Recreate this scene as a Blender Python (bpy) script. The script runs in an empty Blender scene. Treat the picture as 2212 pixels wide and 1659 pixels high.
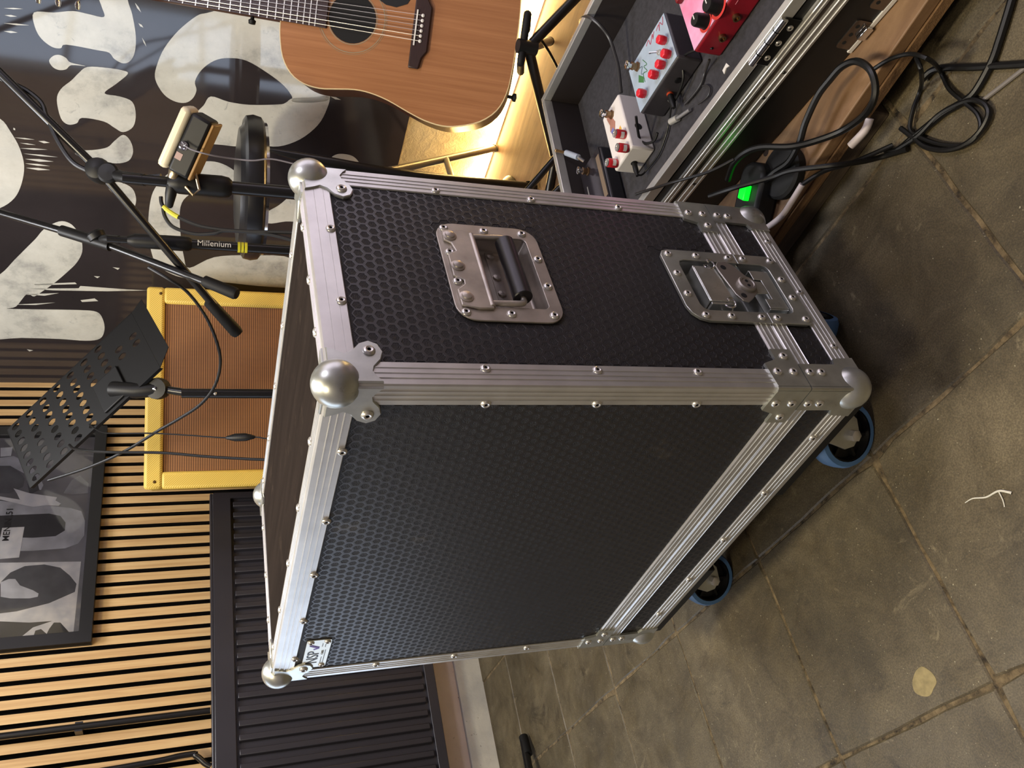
import bpy, bmesh, math, random
from mathutils import Vector, Matrix, Euler
random.seed(11)
scene = bpy.context.scene
COL = scene.collection
PI = math.pi
T = Matrix.Translation
def RZ(a): return Matrix.Rotation(a, 4, 'Z')
def RX(a): return Matrix.Rotation(a, 4, 'X')
def RY(a): return Matrix.Rotation(a, 4, 'Y')
I4 = Matrix.Identity(4)

# ---------------------------------------------------------------- camera (phone held sideways: picture turned a quarter)
cam_data = bpy.data.cameras.new('camera')
cam_data.sensor_fit = 'HORIZONTAL'; cam_data.sensor_width = 36.0
cam_data.lens = 36.0 * 1819.4 / 2212.0
cam_data.clip_start = 0.02
cam = bpy.data.objects.new('camera', cam_data); COL.objects.link(cam)
yaw, pitch, roll = -0.856853, -0.368011, 0.0095968
fw = Vector((math.sin(yaw)*math.cos(pitch), math.cos(yaw)*math.cos(pitch), math.sin(pitch)))
rt = Vector((math.cos(yaw), -math.sin(yaw), 0)); upv = rt.cross(fw)
rt2 = rt*math.cos(roll) + upv*math.sin(roll); up2 = -rt*math.sin(roll) + upv*math.cos(roll)
cx, cy, cz = -up2, rt2, -fw
cam.matrix_world = Matrix(((cx.x, cy.x, cz.x, 0.6178), (cx.y, cy.y, cz.y, -0.5326), (cx.z, cy.z, cz.z, 0.9365), (0, 0, 0, 1)))
scene.camera = cam

# ---------------------------------------------------------------- world, lamps, exposure
world = bpy.data.worlds.new('world'); scene.world = world; world.use_nodes = True
bg = world.node_tree.nodes['Background']
bg.inputs[0].default_value = (0.80, 0.86, 1.0, 1); bg.inputs[1].default_value = 0.02
def area(name, loc, target, size, power, color, size_y=None):
    l = bpy.data.lights.new(name, 'AREA'); l.energy = power; l.color = color; l.size = size
    if size_y: l.shape = 'RECTANGLE'; l.size_y = size_y
    o = bpy.data.objects.new(name, l); COL.objects.link(o); o.location = loc
    o.rotation_euler = (Vector(target) - Vector(loc)).to_track_quat('-Z', 'Y').to_euler()
    return o
area('ceiling_lamp', (-0.27, -0.24, 2.50), (-0.27, -0.2, 0), 0.32, 33, (1.0, 0.87, 0.62))
area('ceiling_lamp', (0.15, -1.45, 2.50), (-0.1, -0.5, 0), 0.32, 15, (1.0, 0.86, 0.60))
area('ceiling_lamp', (1.30, 0.75, 2.45), (1.0, 0.75, 0.3), 0.5, 17, (0.90, 0.86, 1.0))
area('ceiling_lamp', (-1.0, 0.55, 2.5), (-1.2, 0.9, 0), 0.6, 24, (0.97, 0.97, 1.0))
scene.view_settings.view_transform = 'Standard'
scene.view_settings.look = 'None'
scene.view_settings.gamma = 1.0
scene.view_settings.use_curve_mapping = False
scene.view_settings.exposure = 0.48

# ---------------------------------------------------------------- materials
MATS = {}
def lin(c): return tuple((x/12.92 if x <= .04045 else ((x+.055)/1.055)**2.4) for x in c)
def mat(name, col, rough=0.5, metal=0.0, vary=0.0, scale=30.0, bump=0.0, bscale=200.0, emit=None, estr=0.0, spec=0.5, col2=None, stretch=None, coat=0.0, detail=4.0):
    if name in MATS: return MATS[name]
    m = bpy.data.materials.new(name); m.use_nodes = True
    nt = m.node_tree; b = nt.nodes['Principled BSDF']
    c = lin(col)
    b.inputs['Base Color'].default_value = (*c, 1); b.inputs['Roughness'].default_value = rough
    b.inputs['Metallic'].default_value = metal; b.inputs['Specular IOR Level'].default_value = spec
    if coat: b.inputs['Coat Weight'].default_value = coat; b.inputs['Coat Roughness'].default_value = 0.08
    if emit:
        b.inputs['Emission Color'].default_value = (*lin(emit), 1); b.inputs['Emission Strength'].default_value = estr
    if vary or bump or col2:
        tc = nt.nodes.new('ShaderNodeTexCoord'); mp = nt.nodes.new('ShaderNodeMapping')
        nt.links.new(tc.outputs['Object'], mp.inputs[0])
        if stretch: mp.inputs['Scale'].default_value = stretch
    if vary or col2:
        n = nt.nodes.new('ShaderNodeTexNoise'); n.inputs['Scale'].default_value = scale; n.inputs['Detail'].default_value = detail
        nt.links.new(mp.outputs[0], n.inputs['Vector'])
        r = nt.nodes.new('ShaderNodeValToRGB'); r.color_ramp.elements[0].position = .32; r.color_ramp.elements[1].position = .68
        if col2: ca, cb = c, lin(col2)
        else: ca = tuple(x*(1-vary) for x in c); cb = tuple(min(1, x*(1+vary)) for x in c)
        r.color_ramp.elements[0].color = (*ca, 1); r.color_ramp.elements[1].color = (*cb, 1)
        nt.links.new(n.outputs[0], r.inputs[0]); nt.links.new(r.outputs[0], b.inputs['Base Color'])
    if bump:
        n2 = nt.nodes.new('ShaderNodeTexNoise'); n2.inputs['Scale'].default_value = bscale; n2.inputs['Detail'].default_value = 5
        nt.links.new(mp.outputs[0], n2.inputs['Vector'])
        bp = nt.nodes.new('ShaderNodeBump'); bp.inputs['Strength'].default_value = bump; bp.inputs['Distance'].default_value = 0.002
        nt.links.new(n2.outputs[0], bp.inputs['Height']); nt.links.new(bp.outputs[0], b.inputs['Normal'])
    MATS[name] = m
    return m
ALU = mat('aluminium', (.80,.795,.78), .38, .75, vary=.08, scale=25, stretch=(1,1,1))
ZINC = mat('zinc_plate', (.74,.75,.73), .34, .85, vary=.14, scale=35)
STEEL = mat('worn_steel', (.70,.67,.63), .42, .75, vary=.18, scale=30)
RIVET = mat('rivet_metal', (.82,.81,.79), .34, .8)
CHROME = mat('chrome', (.85,.85,.86), .12, 1.0)
BLACKM = mat('black_metal', (.06,.06,.066), .32, 0.0, spec=.5)
BLACKP = mat('black_plastic', (.045,.045,.048), .5, spec=.35)
RUBBER = mat('rubber', (.04,.04,.043), .65, spec=.3)
CABLE = mat('cable_sheath', (.04,.04,.042), .45, spec=.4)
DARKHOLE = mat('dark_hole', (.02,.02,.02), .9)
WHITEP = mat('white_plastic', (.82,.81,.79), .4)
HEXRIM = mat('laminate_rim', (.134,.127,.133), .40, vary=.1, scale=60, spec=.5)
HEXCELL = mat('laminate_cell', (.130,.122,.126), .6, vary=.1, scale=60, bump=.9, bscale=900, spec=.35)
TOPLAM = mat('laminate_top', (.14,.117,.106), .95, spec=.04, vary=.18, scale=14, stretch=(.35,4,4))

def dusty(m, scale, lo, hi, amount, col):
    nt=m.node_tree; b=nt.nodes['Principled BSDF']; src=b.inputs['Base Color'].links[0].from_socket
    g=nt.nodes.new('ShaderNodeNewGeometry'); n=nt.nodes.new('ShaderNodeTexNoise'); n.inputs['Scale'].default_value=scale; n.inputs['Detail'].default_value=6; n.inputs['Roughness'].default_value=.7
    nt.links.new(g.outputs['Position'],n.inputs['Vector'])
    r=nt.nodes.new('ShaderNodeValToRGB'); r.color_ramp.elements[0].position=lo; r.color_ramp.elements[1].position=hi; r.color_ramp.elements[0].color=(0,0,0,1); r.color_ramp.elements[1].color=(amount,amount,amount,1)
    nt.links.new(n.outputs[0],r.inputs[0])
    x=nt.nodes.new('ShaderNodeMix'); x.data_type='RGBA'; nt.links.new(r.outputs[0],x.inputs[0]); nt.links.new(src,x.inputs[6]); x.inputs[7].default_value=(*lin(col),1)
    nt.links.new(x.outputs[2],b.inputs['Base Color'])
for m_ in (HEXRIM,HEXCELL): dusty(m_, 5.5, .60, .74, .35, (.42,.38,.31))
dusty(TOPLAM, 16, .58, .75, .3, (.34,.29,.25))
dusty(ZINC, 40, .62, .70, .35, (.45,.41,.33))

# ---------------------------------------------------------------- mesh helpers
class MB:
    def __init__(s): s.v = []; s.f = []; s.mi = []; s.cur = 0
    def add(s, vs, fs):
        o = len(s.v); s.v += [Vector(x) for x in vs]
        for f in fs: s.f.append(tuple(i+o for i in f)); s.mi.append(s.cur)
        return s
    def box(s, lo, hi, M=None):
        (a,b,c),(d,e,f) = lo, hi
        vs = [Vector(p) for p in ((a,b,c),(d,b,c),(d,e,c),(a,e,c),(a,b,f),(d,b,f),(d,e,f),(a,e,f))]
        if M: vs = [M@v for v in vs]
        return s.add(vs, ((0,3,2,1),(4,5,6,7),(0,1,5,4),(1,2,6,5),(2,3,7,6),(3,0,4,7)))
    def prism(s, poly, h0, h1, M=None, inset=0.0):
        n = len(poly)
        if sum(poly[i][0]*poly[(i+1)%n][1]-poly[(i+1)%n][0]*poly[i][1] for i in range(n)) < 0: poly = poly[::-1]
        vs = [Vector((x,y,h0)) for x,y in poly]
        if inset:
            cxm = sum(p[0] for p in poly)/n; cym = sum(p[1] for p in poly)/n
            def ins(x,y):
                d = math.hypot(x-cxm,y-cym) or 1; k = 1-inset/d; return cxm+(x-cxm)*k, cym+(y-cym)*k
            hm = h1-inset*(1 if h1>h0 else -1)
            vs += [Vector((x,y,hm)) for x,y in poly] + [Vector((*ins(x,y),h1)) for x,y in poly]
            fs = [tuple(range(n-1,-1,-1)), tuple(range(2*n,3*n))]
            for i in range(n):
                j=(i+1)%n; fs += [(i,j,n+j,n+i),(n+i,n+j,2*n+j,2*n+i)]
        else:
            vs += [Vector((x,y,h1)) for x,y in poly]
            fs = [tuple(range(n-1,-1,-1)), tuple(range(n,2*n))] + [(i,(i+1)%n,n+(i+1)%n,n+i) for i in range(n)]
        if M: vs = [M@v for v in vs]
        return s.add(vs, fs)
    def frame(s, outer, inner, h0, h1, M=None):
        n = len(outer)
        vs = [Vector((x,y,h)) for h in (h0,h1) for P in (outer,inner) for x,y in P]
        if M: vs = [M@v for v in vs]
        fs = []
        for i in range(n):
            j=(i+1)%n
            fs += [(i,n+i,n+j,j),(2*n+i,2*n+j,3*n+j,3*n+i),(i,j,2*n+j,2*n+i),(n+i,3*n+i,3*n+j,n+j)]
        return s.add(vs, fs)
    def lathe(s, prof, n=20, M=None, cap=True):
        vs=[]; fs=[]; k=len(prof)
        for i in range(n):
            a=2*PI*i/n
            for r,z in prof: vs.append(Vector((r*math.cos(a), r*math.sin(a), z)))
        for i in range(n):
            j=(i+1)%n
            for q in range(k-1): fs.append((i*k+q, j*k+q, j*k+q+1, i*k+q+1))
        if cap:
            if prof[0][0]>1e-6: fs.append(tuple(i*k for i in range(n-1,-1,-1)))
            if prof[-1][0]>1e-6: fs.append(tuple(i*k+k-1 for i in range(n)))
        if M: vs=[M@v for v in vs]
        return s.add(vs, fs)
    def cyl(s, p0, p1, r0, r1=None, n=16):
        p0=Vector(p0); p1=Vector(p1); r1=r0 if r1 is None else r1
        d=p1-p0; M=T(p0)@d.to_track_quat('Z','Y').to_matrix().to_4x4()
        return s.lathe([(r0,0),(r1,d.length)], n, M)
    def sphere(s, c, r, nu=20, nv=12, M=None, sc=(1,1,1)):
        prof=[(r*math.sin(PI*i/nv), -r*math.cos(PI*i/nv)) for i in range(nv+1)]
        A=T(c)@Matrix.Diagonal((*sc,1))
        return s.lathe(prof, nu, (M@A) if M else A, cap=False)
    def tube(s, pts, r, n=10, closed=False, radii=None):
        pts=[Vector(p) for p in pts]; m=len(pts); vs=[]; fs=[]
        nrm=None
        for i,p in enumerate(pts):
            a=pts[i-1] if (i>0 or closed) else pts[i]; b=pts[(i+1)%m] if (i<m-1 or closed) else pts[i]
            t=(b-a).normalized()
            if nrm is None:
                nrm=t.cross(Vector((0,0,1)));
                if nrm.length<.05: nrm=t.cross(Vector((1,0,0)))
                nrm.normalize()
            else:
                nrm=(nrm-t*nrm.dot(t)); nrm.normalize()
            bn=t.cross(nrm); rr=radii[i] if radii else r
            for k in range(n):
                ang=2*PI*k/n; vs.append(p+(nrm*math.cos(ang)+bn*math.sin(ang))*rr)
        for i in range(m if closed else m-1):
            i2=(i+1)%m
            for k in range(n):
                k2=(k+1)%n; fs.append((i*n+k,i*n+k2,i2*n+k2,i2*n+k))
        if not closed: fs += [tuple(range(n-1,-1,-1)), tuple((m-1)*n+k for k in range(n))]
        return s.add(vs, fs)
def spline(pts, per=6):
    pts=[Vector(p) for p in pts]; out=[]
    for i in range(len(pts)-1):
        p0=pts[max(i-1,0)]; p1=pts[i]; p2=pts[i+1]; p3=pts[min(i+2,len(pts)-1)]
        for k in range(per):
            t=k/per
            out.append(.5*((2*p1)+(p2-p0)*t+(2*p0-5*p1+4*p2-p3)*t*t+(-p0+3*p1-3*p2+p3)*t**3))
    out.append(pts[-1]); return out
def rrect(x0,y0,x1,y1,r,seg=5,rs=None):
    rs = rs or (r,r,r,r); out=[]
    for (cx_,cy_,a0,rr) in ((x1-rs[0],y1-rs[0],0,rs[0]),(x0+rs[1],y1-rs[1],90,rs[1]),(x0+rs[2],y0+rs[2],180,rs[2]),(x1-rs[3],y0+rs[3],270,rs[3])):
        for k in range(seg+1):
            a=math.radians(a0+90*k/seg); out.append((cx_+rr*math.cos(a), cy_+rr*math.sin(a)))
    return out
def mesh_of(mb, name, mats, angle=38):
    me=bpy.data.meshes.new(name); me.from_pydata([tuple(v) for v in mb.v], [], mb.f)
    for m in (mats if isinstance(mats,(list,tuple)) else [mats]): me.materials.append(m)
    if any(mb.mi): me.polygons.foreach_set('material_index', mb.mi)
    me.validate(); me.update(); me.shade_smooth(); me.set_sharp_from_angle(angle=math.radians(angle))
    return me
def obj(name, mb, m, parent=None, M=None, bevel=0, angle=38, label=None, tri=False):
    me = mb if isinstance(mb, bpy.types.Mesh) else mesh_of(mb, name, m, angle)
    o=bpy.data.objects.new(name, me); COL.objects.link(o)
    if parent: o.parent=parent
    if M is not None: o.matrix_local=M
    if bevel:
        md=o.modifiers.new('bevel','BEVEL'); md.width=bevel; md.segments=2; md.limit_method='ANGLE'; md.angle_limit=math.radians(40)
    if label: o['label']=label
    return o
def thing(name, label, cat, M=None, group=None):
    o=bpy.data.objects.new(name, None); COL.objects.link(o); o.empty_display_size=.05
    if M is not None: o.matrix_world=M
    tag(o, label, cat, group); return o
def tag(o, label, cat, group=None, kind=None):
    o['label']=label; o['category']=cat
    if group: o['group']=group
    if kind: o['kind']=kind
    return o
def struct(o): o['kind']='structure'; return o
def text_mesh(body, size, ext=0.0002, align='CENTER', bold=0.0):
    cu=bpy.data.curves.new('lettering','FONT'); cu.body=body; cu.size=size; cu.extrude=ext; cu.align_x=align; cu.align_y='CENTER'; cu.offset=bold; cu.resolution_u=3
    to=bpy.data.objects.new('lettering_tmp',cu); COL.objects.link(to)
    dg=bpy.context.evaluated_depsgraph_get()
    me=bpy.data.meshes.new_from_object(to.evaluated_get(dg)); bpy.data.objects.remove(to); bpy.data.curves.remove(cu)
    return me
def lettering(body, size, m, parent, M, bold=0.0):
    me=text_mesh(body,size,bold=bold); me.materials.clear(); me.materials.append(m)
    return obj('lettering', me, m, parent, M)
def poly_mesh(polys, h=0.0004):
    mb=MB()
    bm=bmesh.new()
    for p in polys:
        vs=[bm.verts.new((x,y,0)) for x,y in p]
        try: bm.faces.new(vs)
        except Exception: pass
    bm.normal_update(); bmesh.ops.triangulate(bm, faces=bm.faces[:], ngon_method='EAR_CLIP')
    bm.normal_update()
    for f in bm.faces:
        if f.normal.z<0: f.normal_flip()
    me=bpy.data.meshes.new('print'); bm.to_mesh(me); bm.free()
    return me
# ---------------------------------------------------------------- measured outlines and cable runs (metres)
BANNER_BLOBS = [[(0.8077, 1.292), (0.8036, 1.2644), (0.7769, 1.2477), (0.7416, 1.2385), (0.6895, 1.2401), (0.642, 1.2587), (0.6007, 1.2869), (0.5498, 1.3264), (0.5064, 1.3658), (0.4797, 1.3936), (0.49, 1.4123), (0.4293, 1.4496), (0.4175, 1.476), (0.419, 1.3954), (0.423, 1.2712), (0.4174, 1.2188), (0.3828, 1.2023), (0.3283, 1.2002), (0.2809, 1.2169), (0.2676, 1.2618), (0.2735, 1.3426), (0.2742, 1.4535), (0.2733, 1.5969), (0.4958, 1.5619), (0.5732, 1.4745), (0.6382, 1.428), (0.6938, 1.3883), (0.7328, 1.3604), (0.7755, 1.3325)], [(1.1578, 1.4418), (1.151, 1.3951), (1.1119, 1.3759), (1.0619, 1.3615), (1.0025, 1.3582), (0.9384, 1.3724), (0.8841, 1.3967), (0.8432, 1.4374), (0.8205, 1.4933)], [(1.3377, 1.178), (1.3424, 1.133), (1.3407, 1.096), (1.332, 1.086), (1.2986, 1.1147), (1.2664, 1.1437), (1.2621, 1.1081), (1.2502, 1.0787), (1.2122, 1.0714), (1.171, 1.0795), (1.15, 1.1047), (1.1615, 1.1261), (1.178, 1.1512), (1.1819, 1.2021), (1.1629, 1.2163), (1.1558, 1.2381), (1.1744, 1.2532), (1.2286, 1.2571), (1.2624, 1.245), (1.2928, 1.2179), (1.3163, 1.1998)], [(1.4658, 1.2822), (1.4733, 1.2403), (1.4846, 1.1978), (1.4825, 1.1635), (1.4813, 1.1319), (1.5059, 1.135), (1.5318, 1.141), (1.5755, 1.1419), (1.587, 1.0809), (1.5345, 1.0774), (1.4994, 1.069), (1.4436, 1.0631), (1.3988, 1.0668), (1.3718, 1.0781), (1.3614, 1.095), (1.3707, 1.1151), (1.3863, 1.1264), (1.389, 1.1543), (1.3924, 1.2212), (1.3805, 1.2339), (1.3811, 1.2533), (1.4001, 1.2744), (1.4288, 1.2845)], [(1.5337, 0.8987), (1.5208, 0.9233), (1.4752, 0.9644), (1.4203, 0.998), (1.3718, 1.0155), (1.3344, 1.0218), (1.3039, 1.0125), (1.2794, 0.9955), (1.2664, 0.9714), (1.2673, 0.9469), (1.284, 0.9292), (1.3101, 0.9206), (1.3366, 0.9245), (1.3737, 0.9084), (1.4047, 0.8785), (1.4181, 0.844), (1.4177, 0.7997), (1.3896, 0.7437), (1.3583, 0.6995), (1.3283, 0.6755), (1.3118, 0.6715), (1.3161, 0.6236), (1.3318, 0.5776), (1.3656, 0.581), (1.4171, 0.6066), (1.4921, 0.6342), (1.5757, 0.6968), (1.5836, 0.758), (1.5591, 0.8412)], [(1.3231, 0.6726), (1.3061, 0.6901), (1.2976, 0.7085), (1.2852, 0.7831), (1.2865, 0.8387), (1.2963, 0.8845), (1.2657, 0.9019), (1.2339, 0.9241), (1.1965, 0.9421), (1.1622, 0.9326), (1.1431, 0.8949), (1.1422, 0.8474), (1.1425, 0.8088), (1.1546, 0.7559), (1.1576, 0.6968), (1.1905, 0.6398), (1.246, 0.5958), (1.3025, 0.5778), (1.3433, 0.5781), (1.3331, 0.6255)], [(1.0702, 0.9175), (1.0809, 0.8695), (1.064, 0.8249), (1.0283, 0.7934), (0.9874, 0.7964), (1.0022, 0.8424), (0.9767, 0.8865), (0.9505, 0.9357), (0.8993, 0.9603), (0.7983, 0.9604), (0.6921, 0.9498), (0.6455, 0.9335), (0.7001, 0.8589), (0.7177, 0.75), (0.7134, 0.6141), (0.5894, 0.5663), (0.5764, 0.6837), (0.5873, 0.8277), (0.5957, 0.9386), (0.6162, 0.9926), (0.6536, 1.0291), (0.6994, 1.0438), (0.7892, 1.0517), (0.8969, 1.045), (0.9666, 1.028), (1.0309, 0.9842)], [(1.1411, 1.1051), (1.1228, 1.0881), (1.0873, 1.0827), (1.0548, 1.0954), (1.0412, 1.1279), (1.0453, 1.1682), (1.0513, 1.2166), (1.0709, 1.2282), (1.0798, 1.1837), (1.0937, 1.1474), (1.1172, 1.1284)], [(0.9751, 1.122), (0.956, 1.0901), (0.9134, 1.0812), (0.8721, 1.0933), (0.9026, 1.116), (0.9454, 1.1514), (0.9657, 1.1456)], [(1.3413, 1.2632), (1.357, 1.2518), (1.3613, 1.2377), (1.3551, 1.2245), (1.3441, 1.2155), (1.3396, 1.1819), (1.3368, 1.2142), (1.323, 1.2274), (1.3184, 1.2437), (1.3248, 1.257)], [(1.1309, 0.5461), (1.1499, 0.5326), (1.1556, 0.5104), (1.1508, 0.4819), (1.1304, 0.46), (1.1026, 0.4461), (1.091, 0.5386)], [(0.8971, 0.718), (0.9377, 0.6785), (0.9848, 0.6401), (0.9815, 0.6077), (0.8877, 0.5978), (0.8746, 0.6515), (0.8615, 0.7047)]]
BANNER_STROKES = [[(1.4658, 1.3446), (1.4702, 1.3239), (1.4709, 1.3038), (1.4662, 1.3246)], [(1.4478, 1.3452), (1.4509, 1.3318), (1.4492, 1.3193), (1.4457, 1.3329)], [(1.4265, 1.3499), (1.4306, 1.3224), (1.4306, 1.2956), (1.426, 1.3233)], [(1.4053, 1.3527), (1.4088, 1.3372), (1.4073, 1.3227), (1.4032, 1.3383)], [(1.1271, 1.3678), (1.1251, 1.3642), (1.1191, 1.3648), (1.1208, 1.3688)], [(1.0956, 1.3698), (1.0975, 1.3456), (1.0953, 1.322), (1.0931, 1.3464)], [(1.0798, 1.3593), (1.0807, 1.3403), (1.0779, 1.3218), (1.0766, 1.3411)], [(1.0918, 1.314), (1.0943, 1.3), (1.0896, 1.2875), (1.0863, 1.3017)], [(1.0619, 1.3615), (1.0665, 1.3277), (1.0662, 1.2942), (1.0611, 1.3285)], [(1.045, 1.3552), (1.047, 1.3134), (1.044, 1.2718), (1.0416, 1.3143)], [(1.0274, 1.3531), (1.0314, 1.3182), (1.0272, 1.2843), (1.0223, 1.3198)], [(1.012, 1.3549), (1.0143, 1.3244), (1.0106, 1.2947), (1.0077, 1.3256)], [(0.9968, 1.3546), (1.0007, 1.3244), (0.9969, 1.2952), (0.9922, 1.3258)], [(1.5306, 1.0619), (1.5207, 1.0538), (1.5077, 1.0489), (1.5174, 1.0575)], [(1.4784, 1.0559), (1.4756, 1.0489), (1.4684, 1.0449), (1.4708, 1.0522)], [(1.4412, 1.049), (1.4303, 1.0429), (1.4173, 1.0395), (1.4281, 1.0459)], [(1.344, 0.5733), (1.3436, 0.5577), (1.3371, 0.5428), (1.3369, 0.5586)], [(0.5365, 1.3872), (0.5532, 1.2709), (0.5454, 1.2665), (0.5311, 1.3829)], [(0.515, 1.4045), (0.5268, 1.2629), (0.5379, 1.2569), (0.5315, 1.1171), (0.5314, 1.0584), (0.5186, 1.1809), (0.5118, 1.3351)], [(0.4873, 1.4275), (0.5004, 1.3211), (0.4851, 1.363)], [(0.4371, 1.4585), (0.4551, 1.3356), (0.4396, 1.3931)], [(0.4709, 1.2622), (0.4822, 1.2198), (0.47, 1.2101), (0.4627, 1.2577)], [(0.6301, 1.1591), (0.6278, 1.1388), (0.6194, 1.1444)], [(0.5857, 1.2153), (0.5855, 1.1975), (0.5768, 1.2057)], [(0.2149, 1.4449), (0.2108, 1.4267), (0.2037, 1.4382)]]
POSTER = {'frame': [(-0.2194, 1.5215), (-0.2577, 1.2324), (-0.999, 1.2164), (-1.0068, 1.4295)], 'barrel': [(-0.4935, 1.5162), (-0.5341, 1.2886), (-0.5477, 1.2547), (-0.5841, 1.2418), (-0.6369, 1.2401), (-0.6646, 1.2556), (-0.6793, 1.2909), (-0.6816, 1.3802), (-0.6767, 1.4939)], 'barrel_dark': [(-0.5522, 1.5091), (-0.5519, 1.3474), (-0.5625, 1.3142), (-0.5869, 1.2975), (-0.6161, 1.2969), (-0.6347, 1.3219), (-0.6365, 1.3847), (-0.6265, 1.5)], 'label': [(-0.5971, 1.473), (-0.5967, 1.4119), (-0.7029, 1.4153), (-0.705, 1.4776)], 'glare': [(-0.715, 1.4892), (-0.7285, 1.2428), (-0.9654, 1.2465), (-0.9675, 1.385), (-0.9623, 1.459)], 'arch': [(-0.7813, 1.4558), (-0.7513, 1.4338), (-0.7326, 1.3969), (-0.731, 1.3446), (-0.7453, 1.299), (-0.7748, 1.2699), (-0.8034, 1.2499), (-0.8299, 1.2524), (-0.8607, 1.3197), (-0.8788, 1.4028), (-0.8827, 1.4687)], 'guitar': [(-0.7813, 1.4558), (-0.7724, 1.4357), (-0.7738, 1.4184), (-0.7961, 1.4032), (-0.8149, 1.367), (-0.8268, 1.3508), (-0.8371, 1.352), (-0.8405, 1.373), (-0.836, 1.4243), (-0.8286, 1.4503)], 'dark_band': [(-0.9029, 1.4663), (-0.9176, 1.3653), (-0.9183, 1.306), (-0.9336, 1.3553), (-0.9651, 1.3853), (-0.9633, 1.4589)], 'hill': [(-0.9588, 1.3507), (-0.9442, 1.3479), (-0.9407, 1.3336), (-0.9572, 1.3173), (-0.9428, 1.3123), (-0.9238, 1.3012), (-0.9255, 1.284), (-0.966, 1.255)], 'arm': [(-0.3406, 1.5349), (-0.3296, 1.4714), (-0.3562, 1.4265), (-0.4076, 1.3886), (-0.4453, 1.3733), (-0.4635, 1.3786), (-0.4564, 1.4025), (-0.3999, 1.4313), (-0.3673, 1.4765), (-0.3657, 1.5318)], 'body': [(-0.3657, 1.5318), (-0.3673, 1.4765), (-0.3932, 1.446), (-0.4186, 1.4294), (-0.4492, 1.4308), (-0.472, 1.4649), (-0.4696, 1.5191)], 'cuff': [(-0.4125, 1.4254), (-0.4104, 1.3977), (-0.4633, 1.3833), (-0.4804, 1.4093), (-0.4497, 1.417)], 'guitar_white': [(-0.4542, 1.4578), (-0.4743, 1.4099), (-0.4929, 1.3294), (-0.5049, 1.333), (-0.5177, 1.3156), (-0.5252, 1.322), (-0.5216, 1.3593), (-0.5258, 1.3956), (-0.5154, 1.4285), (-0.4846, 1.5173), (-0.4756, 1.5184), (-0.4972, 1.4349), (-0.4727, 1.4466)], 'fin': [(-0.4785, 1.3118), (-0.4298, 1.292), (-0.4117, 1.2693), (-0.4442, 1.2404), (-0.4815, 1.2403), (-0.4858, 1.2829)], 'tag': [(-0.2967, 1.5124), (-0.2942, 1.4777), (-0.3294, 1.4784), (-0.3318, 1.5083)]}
CABLE_THICK = [(0.3787, 0.3124, 0.006), (0.3693, 0.3077, 0.006), (0.3539, 0.2992, 0.006), (0.3286, 0.2858, 0.006), (0.3054, 0.2752, 0.006), (0.2705, 0.2684, 0.006), (0.2512, 0.2743, 0.006), (0.2258, 0.2889, 0.006), (0.2007, 0.2982, 0.006), (0.1746, 0.3078, 0.006), (0.1473, 0.3179, 0.006), (0.1196, 0.3386, 0.006), (0.1209, 0.3096, 0.076)]
CABLE_LOOP = [(0.1808, 0.3207, 0.096), (0.2039, 0.318, 0.096), (0.2229, 0.3321, 0.096), (0.2333, 0.357, 0.096), (0.2312, 0.3804, 0.096)]
CABLE_THIN = [(0.2308, 0.37, 0.078), (0.2532, 0.3546, 0.078), (0.2752, 0.329, 0.078), (0.286, 0.2965, 0.078), (0.2588, 0.3366, 0.008), (0.2507, 0.3042, 0.008), (0.252, 0.2725, 0.008), (0.2532, 0.242, 0.008), (0.2443, 0.2245, 0.008), (0.2275, 0.2222, 0.008), (0.2127, 0.2334, 0.008), (0.1942, 0.2641, 0.008), (0.1815, 0.3008, 0.008), (0.1808, 0.3206, 0.008), (0.2006, 0.3357, 0.008), (0.2273, 0.3468, 0.008), (0.2708, 0.2971, 0.078), (0.2772, 0.316, 0.078)]
CABLE_D = [(0.338, 0.2179, 0.006), (0.3273, 0.2332, 0.006), (0.3086, 0.2622, 0.006), (0.2898, 0.2912, 0.006), (0.2567, 0.3447, 0.006), (0.2516, 0.3156, 0.076), (0.2251, 0.3451, 0.076)]
CABLE_E = [(0.1937, 0.3048, 0.078), (0.1714, 0.3348, 0.008), (0.1755, 0.306, 0.008), (0.1795, 0.2782, 0.008), (0.1946, 0.2493, 0.008), (0.2155, 0.2294, 0.008), (0.2392, 0.2219, 0.008), (0.2608, 0.2268, 0.008), (0.2671, 0.2411, 0.008), (0.261, 0.2617, 0.008), (0.2441, 0.2778, 0.008), (0.2184, 0.2927, 0.008), (0.1815, 0.3008, 0.008), (0.149, 0.3169, 0.008)]
CORD_GREY = [(0.3407, 0.2246, 0.003), (0.3227, 0.2314, 0.003), (0.296, 0.2412, 0.003), (0.2679, 0.2518, 0.003)]
WIRE_DEVICE = [(-0.397, 0.955, 0.95), (-0.402, 0.941, 0.935), (-0.399, 0.924, 0.899), (-0.403, 0.925, 0.855), (-0.395, 0.914, 0.821), (-0.383, 0.908, 0.787), (-0.377, 0.89, 0.743)]
CABLE_DEV1 = [(-0.477, 0.884, 0.987), (-0.487, 0.871, 0.984), (-0.492, 0.856, 0.968), (-0.494, 0.842, 0.947), (-0.493, 0.824, 0.915), (-0.485, 0.808, 0.872), (-0.472, 0.793, 0.821), (-0.453, 0.775, 0.753), (-0.445, 0.764, 0.719)]
CABLE_DEV2 = [(-0.488, 0.87, 0.983), (-0.499, 0.855, 0.98), (-0.508, 0.838, 0.968), (-0.509, 0.825, 0.947), (-0.505, 0.814, 0.92), (-0.494, 0.807, 0.889), (-0.484, 0.805, 0.865), (-0.466, 0.78, 0.787), (-0.46, 0.747, 0.719)]
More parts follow.
